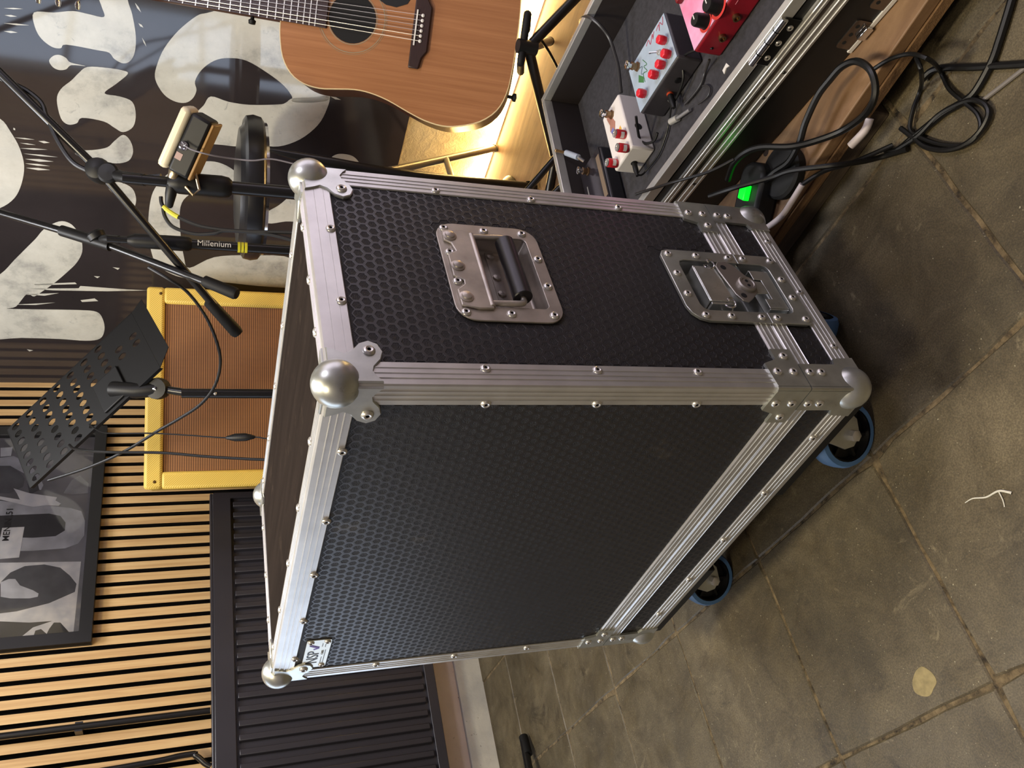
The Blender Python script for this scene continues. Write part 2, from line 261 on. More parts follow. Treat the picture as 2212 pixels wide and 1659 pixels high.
CABLE_BOOM_LOOP = [(-0.705, 0.934, 1.016), (-0.71, 0.903, 0.973), (-0.731, 0.89, 0.938), (-0.776, 0.866, 0.901), (-0.846, 0.852, 0.875), (-0.899, 0.834, 0.866), (-0.953, 0.811, 0.878), (-1.006, 0.801, 0.908), (-1.067, 0.807, 0.955), (-1.118, 0.81, 1.003), (-1.188, 0.805, 1.076), (-1.255, 0.808, 1.158), (-1.323, 0.819, 1.255)]
CABLE_SWITCH = [(-1.222, 0.915, 1.163), (-1.182, 0.861, 1.133), (-1.132, 0.816, 1.097), (-1.107, 0.796, 1.014), (-1.086, 0.773, 0.935), (-1.064, 0.747, 0.848), (-1.045, 0.734, 0.788), (-1.038, 0.723, 0.757), (-1.022, 0.707, 0.697)]
CABLE_LOW = [(-1.269, 0.887, 1.209), (-1.226, 0.841, 1.186), (-1.165, 0.786, 1.112), (-1.131, 0.756, 0.994), (-1.107, 0.725, 0.895), (-1.087, 0.702, 0.816), (-1.071, 0.685, 0.756), (-1.055, 0.669, 0.697)]
CABLE_BOOM_A = [(-0.463, 1.225, 1.315), (-0.466, 1.209, 1.295), (-0.466, 1.19, 1.261), (-0.468, 1.173, 1.237), (-0.476, 1.152, 1.215), (-0.49, 1.13, 1.206), (-0.514, 1.09, 1.186), (-0.534, 1.051, 1.159), (-0.538, 1.03, 1.131), (-0.534, 1.011, 1.091), (-0.516, 0.993, 1.024), (-0.504, 0.986, 0.99)]
BOOM_A = [(-0.433, 1.233, 1.325), (-0.457, 1.202, 1.292), (-0.546, 1.04, 1.107), (-0.736, 0.955, 0.948), (-0.858, 0.891, 0.827)]
BOOM_B = [(-0.815, 1.234, 1.38), (-0.806, 1.203, 1.338), (-0.771, 1.104, 1.186), (-0.75, 1.059, 1.121), (-0.706, 0.922, 0.943), (-0.69, 0.847, 0.839)]
LEG_TAPER = [(-0.421, 0.993, 0.783), (-0.421, 0.98, 0.732), (-0.441, 0.978, 0.49), (-0.449, 0.992, 0.363), (-0.475, 1.032, 0.176)]
MUSIC_DESK = [(-0.982, 1.116, 1.036), (-1.012, 1.1, 1.067), (-1.287, 0.951, 1.353), (-1.343, 0.83, 1.258), (-1.35, 0.807, 1.231), (-1.136, 0.924, 1.01), (-1.099, 0.955, 0.992)]
GUITAR_STAND_R = [(-0.16, 1.102, 0.29), (-0.144, 1.051, 0.282), (-0.086, 1.048, 0.276), (-0.036, 1.036, 0.268), (0.019, 1.03, 0.262)]
GUITAR_STAND_L = [(-0.144, 1.051, 0.282), (-0.208, 1.025, 0.252), (-0.28, 0.986, 0.217), (-0.336, 0.971, 0.19)]
JACK_CABLE_BACK = [(-0.174, 1.0, 0.228), (-0.179, 1.028, 0.256), (-0.188, 1.088, 0.264), (-0.181, 1.132, 0.271)]
STAND_CABLE = [(-0.173, 1.072, 0.291), (-0.236, 1.032, 0.263), (-0.276, 1.014, 0.228), (-0.305, 0.994, 0.196)]
BRASS_TUBE = [(-0.624, 1.248, 0.501), (-0.606, 1.236, 0.446), (-0.7262, 1.5985, 0.085)]
BRASS_STRUT = [(-0.6, 1.295, 0.312), (-0.614, 1.223, 0.328)]
MICA = (-0.493, 0.953, 0.856)
MICA_CL = (-0.542, 1.034, 1.09)
MICB = (-0.696, 1.007, 0.846)
MICB_CL = (-0.746, 1.071, 1.108)
MUSIC_POLE = (-1.114, 0.925, 0.831)
MUSIC_TOP = (-1.137, 0.963, 0.996)
STOOL = (-0.789, 1.352, 0.78)
DEVICE = (-0.395, 0.955, 0.944)
DEV_A = (-0.353, 0.989, 0.92)
DEV_B = (-0.444, 0.918, 0.977)
GUITAR_BRIDGE = (-0.208, 1.192, 0.481)
GUITAR_BOT = (-0.171, 1.121, 0.287)
AMP_L = (-1.653, 1.006, 1.052)
AMP_R = (-1.328, 1.539, 1.041)
PWR = (-0.01, 0.405, 0.145)
SCRAP = (-0.019, -0.152, 0.05)
PWR_DECK = [-0.0432, 0.4524, 0.1]
TAG1 = [0.1786, 0.2961, 0.1]
TAG1b = [0.151, 0.3048, 0.1]
TAG2 = [0.0579, 0.3444, 0.1]
TAG2b = [0.0004, 0.3447, 0.1]
TAG2c = [-0.0478, 0.3695, 0.1]
SCR_A = [-0.084, -0.1194, 0.001]
SCR_B = [-0.0539, -0.1308, 0.001]
SCR_C = [-0.0213, -0.1464, 0.001]
SCR_D = [-0.0401, -0.1541, 0.001]
STAIN = [-0.2949, -0.2669, 0.001]
FOOT = [(-1.7666, 0.1778, 0.02), (-1.7424, 0.1207, 0.025), (-1.6999, 0.0212, 0.03)]
# things in the tray of the pedal case (its own frame)
KNOBS = [(-0.1245, 0.2317, 0.122), (-0.1239, 0.1997, 0.122), (-0.145, 0.197, 0.122), (-0.1692, 0.1983, 0.122), (-0.2139, 0.1982, 0.122)]
GSW = (-0.217, 0.2658, 0.117)
GTOG = (-0.1497, 0.2308, 0.117)
CANS = [(-0.3051, 0.1858, 0.117), (-0.3083, 0.1561, 0.117), (-0.3529, 0.1579, 0.117)]
WSW = (-0.3299, 0.2564, 0.117)
RKNOB = [(-0.0256, 0.1685, 0.117), (0.0089, 0.1637, 0.117)]
BSW = (-0.4728, 0.2608, 0.107)
PATCH1 = [(-0.3186, 0.3047, 0.09), (-0.3002, 0.3468, 0.095), (-0.2927, 0.3774, 0.1), (-0.2833, 0.4083, 0.11), (-0.275, 0.4282, 0.13), (-0.279, 0.4495, 0.144), (-0.2984, 0.4735, 0.144), (-0.3257, 0.4942, 0.135), (-0.3529, 0.5115, 0.12)]
PATCH2 = [(-0.2592, 0.1881, 0.115), (-0.2852, 0.1783, 0.1), (-0.2981, 0.1703, 0.09), (-0.2891, 0.1559, 0.085), (-0.2721, 0.1493, 0.08), (-0.2577, 0.1543, 0.08)]
PATCH3 = [(-0.3361, 0.1211, 0.09), (-0.3348, 0.1213, 0.08), (-0.3268, 0.1276, 0.072), (-0.286, 0.1277, 0.07), (-0.2512, 0.1413, 0.07), (-0.2334, 0.1546, 0.07), (-0.2009, 0.1665, 0.08)]
PATCH4 = [(-0.1995, 0.1751, 0.085), (-0.1965, 0.1666, 0.08), (-0.1759, 0.168, 0.08), (-0.1468, 0.1746, 0.085), (-0.125, 0.1935, 0.095), (-0.1074, 0.1858, 0.1), (-0.0836, 0.171, 0.1), (-0.0659, 0.1592, 0.095), (-0.0559, 0.1485, 0.09)]
PATCH5 = [(-0.1791, 0.1503, 0.069), (-0.1473, 0.1456, 0.069), (-0.1264, 0.1464, 0.069), (-0.1101, 0.1555, 0.069), (-0.0804, 0.1511, 0.08)]
PATCH6 = [(-0.1481, 0.1216, 0.069), (-0.1217, 0.1132, 0.069), (-0.111, 0.1193, 0.069), (-0.1152, 0.1315, 0.069), (-0.1253, 0.1399, 0.069)]
CRIMP = [(-0.2239, 0.1508, 0.072), (-0.2036, 0.141, 0.072), (-0.1683, 0.1274, 0.072)]
JACKP = [(-0.5107, 0.3176, 0.146), (-0.4793, 0.286, 0.142), (-0.4493, 0.2505, 0.135), (-0.448, 0.2404, 0.125)]
HINGE = [(0.0619, 0.0209, 0.135), (0.1313, 0.0191, 0.135)]
CATCH = [(0.1342, -0.0228, 0.015), (0.1879, -0.0161, 0.015)]
BH = [(-0.4156, 0.2627, 0.107), (-0.4946, 0.2557, 0.107)]
CABLE_B1 = [(0.0021, 0.4198, 0.1), (0.0324, 0.41, 0.1), (0.0621, 0.3944, 0.1), (0.0962, 0.3906, 0.105), (0.126, 0.3965, 0.11), (0.1646, 0.4032, 0.11), (0.1927, 0.3988, 0.11), (0.217, 0.3913, 0.11), (0.2353, 0.3724, 0.11), (0.2407, 0.3425, 0.11), (0.2297, 0.3228, 0.105), (0.2111, 0.3153, 0.1), (0.1837, 0.3268, 0.09), (0.1466, 0.3501, 0.085), (0.1152, 0.3688, 0.1), (0.0919, 0.3849, 0.12), (0.067, 0.4164, 0.14), (0.046, 0.4317, 0.15), (0.0166, 0.4443, 0.15), (-0.0173, 0.4503, 0.14)]
CABLE_B2 = [(-0.0483, 0.4461, 0.16), (-0.0078, 0.4151, 0.15), (0.0347, 0.3883, 0.12), (0.0627, 0.3691, 0.11), (0.1031, 0.3296, 0.085), (0.1165, 0.3284, 0.04), (0.1289, 0.328, 0.012), (0.1592, 0.3024, 0.008)]
CABLE_B3 = [(-0.1257, 0.5431, 0.225), (-0.1008, 0.5223, 0.22), (-0.0461, 0.472, 0.215), (0.0017, 0.4373, 0.19), (0.0359, 0.4242, 0.17)]
SLEEVE2 = [(0.0565, 0.3465, 0.098), (0.0283, 0.3459, 0.098), (-0.0025, 0.3489, 0.096), (-0.0311, 0.3611, 0.094), (-0.0576, 0.378, 0.09)]
# ================================================================ the room (frame: X along back wall from the left corner, Y into the back wall, Z up)
ROOM = T((-1.99, 1.70, 0)) @ RZ(math.radians(-3.2))
def smooth_closed(p, per=4):
    n=len(p); out=[]
    for i in range(n):
        p0,p1,p2,p3=[Vector((*p[(i+k-1)%n],0)) for k in range(4)]
        for k in range(per):
            t=k/per; q=.5*((2*p1)+(p2-p0)*t+(2*p0-5*p1+4*p2-p3)*t*t+(-p0+3*p1-3*p2+p3)*t**3); out.append((q.x,q.y))
    return out
def surface_mat(name, build):
    m=bpy.data.materials.new(name); m.use_nodes=True; nt=m.node_tree; b=nt.nodes['Principled BSDF']
    geo=nt.nodes.new('ShaderNodeNewGeometry'); pos=geo.outputs['Position']
    def noise(scale, detail=5, rough=.6, vec=None, dist=0):
        n=nt.nodes.new('ShaderNodeTexNoise'); n.inputs['Scale'].default_value=scale; n.inputs['Detail'].default_value=detail; n.inputs['Roughness'].default_value=rough; n.inputs['Distortion'].default_value=dist
        nt.links.new(vec or pos, n.inputs['Vector']); return n.outputs[0]
    def ramp(inp, stops):
        r=nt.nodes.new('ShaderNodeValToRGB'); e=r.color_ramp.elements
        while len(e)<len(stops): e.new(.5)
        for el,(p,c) in zip(e,stops): el.position=p; el.color=(*lin(c),1) if len(c)==3 else c
        nt.links.new(inp,r.inputs[0]); return r.outputs[0]
    def mix(a,b_,fac,mode='MIX'):
        n=nt.nodes.new('ShaderNodeMix'); n.data_type='RGBA'; n.blend_type=mode
        if isinstance(fac,(int,float)): n.inputs[0].default_value=fac
        else: nt.links.new(fac,n.inputs[0])
        for s,v in ((6,a),(7,b_)):
            if isinstance(v,tuple): n.inputs[s].default_value=(*lin(v),1)
            else: nt.links.new(v,n.inputs[s])
        return n.outputs[2]
    def bump(h,strength,dist=.003):
        n=nt.nodes.new('ShaderNodeBump'); n.inputs['Strength'].default_value=strength; n.inputs['Distance'].default_value=dist
        nt.links.new(h,n.inputs['Height']); nt.links.new(n.outputs[0],b.inputs['Normal'])
    def stretch(v):
        n=nt.nodes.new('ShaderNodeMapping'); n.inputs['Scale'].default_value=v; nt.links.new(pos,n.inputs[0]); return n.outputs[0]
    build(nt,b,noise,ramp,mix,bump,stretch)
    return m
BW=[(0,(0,0,0,1)),(1,(1,1,1,1))]
def _tile(nt,b,noise,ramp,mix,bump,stretch):
    c=ramp(noise(3.2,6,.62),[(.30,(.28,.25,.185)),(.5,(.375,.335,.25)),(.72,(.47,.425,.33))])
    g=ramp(noise(9,6,.75,dist=.8),[(.34,(.66,.63,.58)),(.62,(1,1,1))])
    c=mix(c,g,.75,'MULTIPLY')
    sp=ramp(noise(240,2,.5),[(.70,(0,0,0,1)),(.78,(1,1,1,1))]); c=mix(c,(.66,.63,.53),sp)
    fs=ramp(noise(420,3,.6),[(.40,(.72,.72,.72)),(.62,(1.0,1.0,1.0))]); c=mix(c,fs,.8,'MULTIPLY')
    sm_=ramp(noise(5.5,7,.78,dist=1.5),[(.58,(1,1,1)),(.72,(.58,.55,.5))]); c=mix(c,sm_,.9,'MULTIPLY')
    st=ramp(noise(14,6,.75,dist=1.2),[(.62,(0,0,0,1)),(.76,(.5,.5,.5,1))]); c=mix(c,(.63,.58,.46),st)
    nt.links.new(c,b.inputs['Base Color'])
    nt.links.new(ramp(noise(11,4),[(.3,(.42,.42,.42,1)),(.7,(.72,.72,.72,1))]),b.inputs['Roughness'])
    bump(noise(120,6,.7),.25,.002)
TILE=surface_mat('cement_tile',_tile)
def _grout(nt,b,noise,ramp,mix,bump,stretch):
    nt.links.new(ramp(noise(45,6,.7),[(.36,(.17,.14,.10)),(.52,(.42,.36,.26)),(.75,(.56,.49,.37))]),b.inputs['Base Color'])
    b.inputs['Roughness'].default_value=.95; bump(noise(170,6,.75),.9,.004)
GROUT=surface_mat('sandy_grout',_grout)
def _plaster(nt,b,noise,ramp,mix,bump,stretch):
    nt.links.new(ramp(noise(6,6,.65),[(.3,(.66,.60,.47)),(.55,(.78,.73,.60)),(.8,(.84,.80,.69))]),b.inputs['Base Color'])
    b.inputs['Roughness'].default_value=.9; bump(noise(38,6,.7,dist=.5),.8,.006)
PLASTER=surface_mat('rough_plaster',_plaster)
def _pink(nt,b,noise,ramp,mix,bump,stretch):
    c=ramp(noise(5,5),[(.3,(.82,.75,.70)),(.7,(.90,.84,.79))])
    d=ramp(noise(60,3,.5),[(.70,(0,0,0,1)),(.76,(1,1,1,1))]); c=mix(c,(.35,.27,.22),d)
    nt.links.new(c,b.inputs['Base Color']); b.inputs['Roughness'].default_value=.85; bump(noise(70,5),.4)
PINK=surface_mat('old_pink_paint',_pink)
def _plinth(nt,b,noise,ramp,mix,bump,stretch):
    c=ramp(noise(7,5),[(.3,(.70,.70,.70)),(.7,(.84,.83,.80))])
    d=ramp(noise(48,4,.6),[(.69,(0,0,0,1)),(.75,(1,1,1,1))]); c=mix(c,(.30,.26,.23),d)
    nt.links.new(c,b.inputs['Base Color']); b.inputs['Roughness'].default_value=.8; bump(noise(60,5),.4)
PLINTH=surface_mat('white_plinth_paint',_plinth)
def _slat(nt,b,noise,ramp,mix,bump,stretch):
    v=stretch((60,60,2.2))
    c=ramp(noise(1.0,6,.6,v,dist=.8),[(.3,(.66,.52,.345)),(.5,(.75,.615,.425)),(.75,(.81,.695,.505))])
    nt.links.new(c,b.inputs['Base Color']); b.inputs['Roughness'].default_value=.55
SLAT=surface_mat('oak_veneer',_slat)
def _ply(nt,b,noise,ramp,mix,bump,stretch):
    c=ramp(noise(1.0,6,.6,stretch((3,26,26)),dist=1.0),[(.3,(.42,.31,.21)),(.55,(.51,.395,.28)),(.8,(.58,.465,.345))])
    d=ramp(noise(8,5),[(.45,(1,1,1)),(.7,(.80,.76,.70))]); c=mix(c,d,.8,'MULTIPLY')
    nt.links.new(c,b.inputs['Base Color']); b.inputs['Roughness'].default_value=.6; bump(noise(90,5),.15)
PLY=surface_mat('plywood',_ply)
def _plyedge(nt,b,noise,ramp,mix,bump,stretch):
    c=ramp(noise(1.0,6,.7,stretch((10,10,140)),dist=.5),[(.3,(.28,.19,.12)),(.55,(.47,.35,.22)),(.8,(.58,.45,.29))])
    nt.links.new(c,b.inputs['Base Color']); b.inputs['Roughness'].default_value=.85; bump(noise(120,6,.7),.7,.004)
PLYEDGE=surface_mat('rough_plywood_edge',_plyedge)
def _joist(nt,b,noise,ramp,mix,bump,stretch):
    c=ramp(noise(1.0,6,.7,stretch((5,60,60)),dist=1.0),[(.3,(.20,.16,.125)),(.6,(.31,.26,.20)),(.8,(.38,.32,.25))])
    nt.links.new(c,b.inputs['Base Color']); b.inputs['Roughness'].default_value=.85; bump(noise(1.0,6,.7,stretch((8,130,130))),.4,.003)
JOIST=surface_mat('old_dark_timber',_joist)

# floor: grout bed with cement tiles
fl=struct(obj('floor', MB().box((-.1,-3.3,-.06),(3.8,.05,-.0022)), GROUT, None, ROOM))
PX, PY, X0, Y0 = .33, .3325, 1.906, -1.577
def tile_mesh(k):
    rnd=random.Random(k); w,h,g=PX,PY,.0022; pts=[]
    for a,b_ in (((0,0),(w,0)),((w,0),(w,h)),((w,h),(0,h)),((0,h),(0,0))):
        for i in range(7):
            t=i/7; x=a[0]+(b_[0]-a[0])*t; y=a[1]+(b_[1]-a[1])*t
            gx=g+rnd.uniform(-.0012,.0016)+rnd.choice((0,0,0,.0015)); 
            if i==0 : gx+=rnd.choice((0,0,.003,.006))
            x=min(max(x,gx),w-gx); y=min(max(y,gx),h-gx); pts.append((x-w/2,y-h/2))
    mb=MB(); n=len(pts)
    vs=[(x,y,-.012) for x,y in pts]+[(x,y,-.0022) for x,y in pts]+[(x*.985,y*.985,0) for x,y in pts]
    fs=[tuple(range(2*n,3*n))]
    for i in range(n):
        j=(i+1)%n; fs+=[(i,j,n+j,n+i),(n+i,n+j,2*n+j,2*n+i)]
    mb.add(vs,fs); return mesh_of(mb,'tile',TILE)
tms=[tile_mesh(k) for k in range(8)]
rnd=random.Random(5)
for ix in range(-6,6):
    for iy in range(-5,2):
        x=X0+(ix+.5)*PX; y=Y0+(iy+.5)*PY
        if not(-.06<x<3.75) or y<-3.25: continue
        o=obj('tile', rnd.choice(tms), None, fl, T((x,y,rnd.uniform(-.0006,.0004)))@RZ(rnd.choice((0,PI)))@RX(rnd.uniform(-.002,.002)))

# left wall: painted masonry, plinth, oak slat cladding
wl=struct(obj('wall_left', MB().box((-.16,-3.3,-.05),(-.02,.12,2.62)), PINK, None, ROOM))
struct(obj('baseboard_left', MB().box((-.02,-3.3,-.004),(.0,-.0,.088)), PLINTH, None, ROOM, bevel=.004))
obj('backing_felt', MB().box((-.02,-1.895,.32),(.008,-.002,2.6)), mat('black_felt',(.018,.017,.017),1.0,spec=.1), wl)
sb_=MB().box((.0085,-.0133,.32),(.029,.0133,2.6)); sb_.mi=[0,0,1,0,1,1]
sb_.mi=[0 if sum(sb_.v[i].x>.02 for i in f)==4 else 1 for f in sb_.f]
sm=mesh_of(sb_,'slat',[SLAT,mat('black_mdf',(.06,.05,.045),.9,spec=.1)])
y=-1.05+.0404/2+25*.0404
while y>-1.87:
    if y<-.016: obj('slat', sm, None, wl, T((0,y,0)))
    y-=.0404
# back wall
struct(obj('wall_back', MB().box((-.16,0,-.05),(3.8,.14,2.62)), PLASTER, None, ROOM))
# daylight window in the left wall, out of the frame towards the viewer
wn=struct(obj('window_1', MB().frame(rrect(-2.68,.20,-1.90,2.2,.002,1),rrect(-2.62,.26,-1.96,2.14,.002,1),0,.05,Matrix(((0,0,1,-.02),(1,0,0,0),(0,1,0,0),(0,0,0,1)))), mat('window_paint',(.8,.8,.78),.5), None, ROOM))
obj('pane', MB().box((-.016,-2.62,.26),(-.008,-1.96,2.14)), mat('daylight_glass',(.8,.85,.9),.2,emit=(.80,.88,1.0),estr=2.4), wn)
for z_ in (.88,1.51): obj('glazing_bar', MB().box((-.008,-2.62,z_-.014),(.012,-1.96,z_+.014)), mat('window_paint',(.8,.8,.78),.5), wn)
wk=struct(obj('added_fill_window', MB().frame(rrect(2.40,.30,3.66,2.05,.002,1),rrect(2.46,.36,3.60,1.99,.002,1),0,.05,Matrix(((1,0,0,0),(0,0,-1,0),(0,1,0,0),(0,0,0,1)))), mat('window_paint',(.8,.8,.78),.5), None, ROOM))  # unseen window, added as a lilac fill for the case's handle face
obj('pane', MB().box((2.46,-.012,.36),(3.60,-.004,1.99)), mat('lilac_daylight_glass',(.85,.82,.9),.2,emit=(.96,.92,1.0),estr=1.2), wk)
for x_ in (2.84,3.22): obj('glazing_bar', MB().box((x_-.014,-.03,.36),(x_+.014,-.0122,1.99)), mat('window_paint',(.8,.8,.78),.5), wk)

# the rest of the room, behind and beside the viewer
OFF=mat('lilac_white_paint',(.46,.44,.47),.8,vary=.04,scale=4)
struct(obj('wall_right', MB().box((3.8,-3.3,-.05),(3.9,.12,2.62)), OFF, None, ROOM))
struct(obj('wall_front', MB().box((-.16,-3.4,-.05),(3.9,-3.3,2.62)), OFF, None, ROOM))
struct(obj('ceiling', MB().box((-.16,-3.4,2.62),(3.9,.12,2.68)), OFF, None, ROOM))

# stage riser: plywood sheet on timber
ri=thing('stage_riser','low plywood stage riser on dark timber along the back wall','riser',ROOM@T((1.9,-.6,0)))
Mr=T((-1.9,.6,0))
obj('deck_panel', MB().box((.225,-1.205,.050),(3.75,-.002,.070)), PLY, ri, Mr, bevel=.002)
obj('deck_edge', MB().box((.226,-1.2075,.034),(3.75,-1.19,.0495)), PLYEDGE, ri, Mr)
obj('front_joist', MB().box((.226,-1.203,-.001),(2.23,-1.16,.0335)), JOIST, ri, Mr, bevel=.003)
obj('front_joist', MB().box((2.235,-1.17,-.001),(3.75,-1.13,.0335)), JOIST, ri, Mr, bevel=.003)
obj('end_board', MB().box((.2255,-1.155,-.001),(.26,-.01,.049)), JOIST, ri, Mr)
obj('knot', MB().lathe([(.0,.0),(.007,.0004),(.006,.0012),(0,.0014)],10,T((2.073,-1.10,.0698))), mat('knot_wood',(.14,.08,.05),.8), ri, Mr)

# banner hung on the back wall
def _ban(nt,b,noise,ramp,mix,bump,stretch):
    nt.links.new(ramp(noise(2.5,5),[(.3,(.165,.15,.155)),(.7,(.21,.19,.195))]),b.inputs['Base Color'])
    b.inputs['Roughness'].default_value=.06; b.inputs['Specular IOR Level'].default_value=.6
    bump(noise(1.0,3,.5,stretch((2.2,2.2,.35))),.012,.02)
BAN=surface_mat('glossy_black_vinyl',_ban)
def _ink(nt,b,noise,ramp,mix,bump,stretch):
    c=ramp(noise(7,7,.7),[(.28,(.56,.56,.55)),(.48,(.75,.75,.72)),(.75,(.82,.82,.79))])
    d=ramp(noise(22,6,.7,dist=1.0),[(.62,(0,0,0,1)),(.74,(.7,.7,.7,1))]); c=mix(c,(.45,.46,.48),d)
    nt.links.new(c,b.inputs['Base Color']); b.inputs['Roughness'].default_value=.06; b.inputs['Specular IOR Level'].default_value=.6
    bump(noise(1.0,3,.5,stretch((2.2,2.2,.35))),.012,.02)
INK=surface_mat('grey_white_print',_ink)
bn=thing('wall_banner','black vinyl banner with huge distressed white letters covering the back wall','banner',ROOM@T((1.4,-.004,.342)))
Mb=T((-1.4,.004,-.342))
obj('sheet', MB().box((.004,-.0115,.342),(1.95,-.004,2.25)), BAN, bn, Mb)
MW=Mb@Matrix(((1,0,0,0),(0,0,-1,-.0119),(0,1,0,0),(0,0,0,1)))
def clampb(p): return [(min(max(x,.006),1.94),min(max(z,.345),2.2)) for x,z in p]
for p in BANNER_BLOBS:
    me=poly_mesh([clampb(smooth_closed(p))]); me.materials.append(INK); obj('printed_letter', me, INK, bn, MW)
me=poly_mesh([clampb(p) for p in BANNER_STROKES]); me.materials.append(INK); o=obj('printed_brush_strokes', me, INK, bn, MW); o['kind']='stuff'

# warm light tube lying along the foot of the back wall
lt=thing('light_tube','glowing warm white light tube lying along the foot of the plaster wall','light tube',ROOM@T((1.6,-.035,.07)))
obj('tube', MB().cyl((-.72,0,.017),(.60,0,.017),.0125,n=14), mat('warm_tube',(1,.9,.7),.4,emit=(1.0,.83,.53),estr=36), lt)
for sx,ex_ in ((-1,.72),(1,.60)): obj('end_cap', MB().cyl((sx*ex_,0,.017),(sx*(ex_+.03),0,.017),.0145,n=14), WHITEP, lt)
obj('base_rail', MB().box((-.74,-.012,0),(.62,.012,.0045)), WHITEP, lt)

# radiator on the left wall
RADM=mat('radiator_paint',(.165,.16,.185),.34,vary=.06,scale=8)
rd=thing('radiator','wide black ribbed radiator mounted on the left wall below the slats','radiator',ROOM@T((.0305,-1.25,.19)))
obj('body', MB().box((.0,-.60,0),(.052,.72,.662)), RADM, rd, bevel=.006)
obj('top_grille', MB().box((-.002,-.602,.6625),(.062,.722,.672)), RADM, rd, bevel=.003)
obj('rim', MB().frame(rrect(-.602,-.002,.722,.664,.008,3),rrect(-.58,.03,.70,.605,.006,3),.050,.066,Matrix(((0,0,1,0),(1,0,0,0),(0,1,0,0),(0,0,0,1)))), RADM, rd, bevel=.002)
rib=MB(); rib.prism([(-.0115,0),(.0115,0),(.0085,.016),(-.0085,.016)],.038,.598,Matrix(((0,1,0,.0505),(1,0,0,0),(0,0,1,0),(0,0,0,1))))
rbm=mesh_of(rib,'rib',RADM)
for k in range(31): obj('rib', rbm, None, rd, T((0,.675-.0404*k,0)), bevel=.002)
for yy in (-.5,.5): obj('wall_bracket', MB().box((-.0495,yy-.02,.1),(.0,yy+.02,.5)), RADM, rd)
# heating pipes running down the slats
pp=thing('heating_pipe','straight black heating pipe running down the oak slats beside the framed picture','pipe',ROOM@T((.062,-1.245,.7)))
obj('pipe_run', MB().tube([(0,-.0,.165),(0,0,1.85)],.0095,12), BLACKM, pp)
for z in (.5,1.3): obj('clip', MB().box((-.033,-.013,z),(.004,.013,z+.02)), BLACKM, pp)
pb=thing('heating_pipe','bent black heating pipe curving into the top of the radiator','pipe',ROOM@T((.062,-1.36,.7)))
obj('pipe_run', MB().tube(spline([(0,-.03,1.85),(0,-.012,.5),(0,.0,.235),(0,-.006,.205),(0,-.03,.18),(0,-.04,.165)],6),.0085,12), BLACKM, pb)
obj('clip', MB().box((-.033,-.025,.6),(.004,.0,.62)), BLACKM, pb)

# framed collage on the left wall
pf=thing('framed_picture','black framed black-and-white photo collage hanging on the oak slats','picture',ROOM@T((.03,-.6,1.2)))
Mp=Matrix(((0,0,1,0),(1,0,0,.6),(0,1,0,-1.2),(0,0,0,1)))
FR=mat('black_frame',(.10,.10,.105),.35)
fx0,fx1,fz0,fz1=-1.0,-.22,1.195,1.95
obj('frame', MB().frame(rrect(fx0,fz0,fx1,fz1,.001,1),rrect(fx0+.036,fz0+.036,fx1-.036,fz1-.036,.001,1),0,.03,Mp), FR, pf, bevel=.004)
pr=obj('print', MB().box((fx0+.034,fz0+.034,.006),(fx1-.034,fz1-.034,.012),Mp), mat('photo_dark',(.52,.52,.54),.5,vary=.4,scale=6), pf)
def gm(n,v,c2=None): return mat('photo_'+n,(min(1,v*1.06),min(1,v*1.08),min(1,v*1.12)),.5,vary=.2,scale=18)
POSTER['backdrop']=[(-.93,1.60),(-.62,1.58),(-.30,1.66),(-.30,1.88),(-.60,1.86),(-.93,1.89)]; POSTER['figure']=[(-.72,1.58),(-.62,1.62),(-.55,1.74),(-.60,1.82),(-.68,1.82),(-.74,1.74),(-.80,1.64)]
tones=[('backdrop',.58),('figure',.26),('barrel',.72),('barrel_dark',.22),('glare',.88),('arch',.36),('guitar',.80),('dark_band',.26),('hill',.24),('body',.38),('arm',.72),('cuff',.28),('guitar_white',.90),('fin',.62),('tag',.85),('label',.90)]  # glare: pale reflection in the picture glass, painted as a print tone
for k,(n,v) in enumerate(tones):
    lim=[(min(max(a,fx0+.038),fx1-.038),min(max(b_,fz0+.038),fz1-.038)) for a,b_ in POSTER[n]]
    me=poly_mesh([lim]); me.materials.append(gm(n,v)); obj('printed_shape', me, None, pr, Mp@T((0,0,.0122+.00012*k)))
def lbl(body,size,a,z,bold=0): 
    me=text_mesh(body,size,.00005,bold=bold); me.materials.clear(); me.materials.append(gm('ink',.1)); obj('lettering', me, None, pr, Mp@T((a,z,.0146)))
lbl('DO',.062,-.578,1.505,.002); lbl('MENIN ,51',.026,-.585,1.458,.0004)
obj('glass', MB().box((fx0+.034,fz0+.034,.016),(fx1-.034,fz1-.034,.018),Mp), None, pf)
gl=bpy.data.materials.new('picture_glass'); gl.use_nodes=True; nt=gl.node_tree; nt.nodes.clear()
o_=nt.nodes.new('ShaderNodeOutputMaterial'); tr=nt.nodes.new('ShaderNodeBsdfTransparent'); gs=nt.nodes.new('ShaderNodeBsdfGlossy'); gs.inputs['Roughness'].default_value=.04
fr=nt.nodes.new('ShaderNodeFresnel'); fr.inputs[0].default_value=1.5; mx=nt.nodes.new('ShaderNodeMixShader')
nt.links.new(fr.outputs[0],mx.inputs[0]); nt.links.new(tr.outputs[0],mx.inputs[1]); nt.links.new(gs.outputs[0],mx.inputs[2]); nt.links.new(mx.outputs[0],o_.inputs[0])
g_=[c for c in pf.children if c.name.startswith('glass')][0]; g_.data.materials.clear(); g_.data.materials.append(gl)
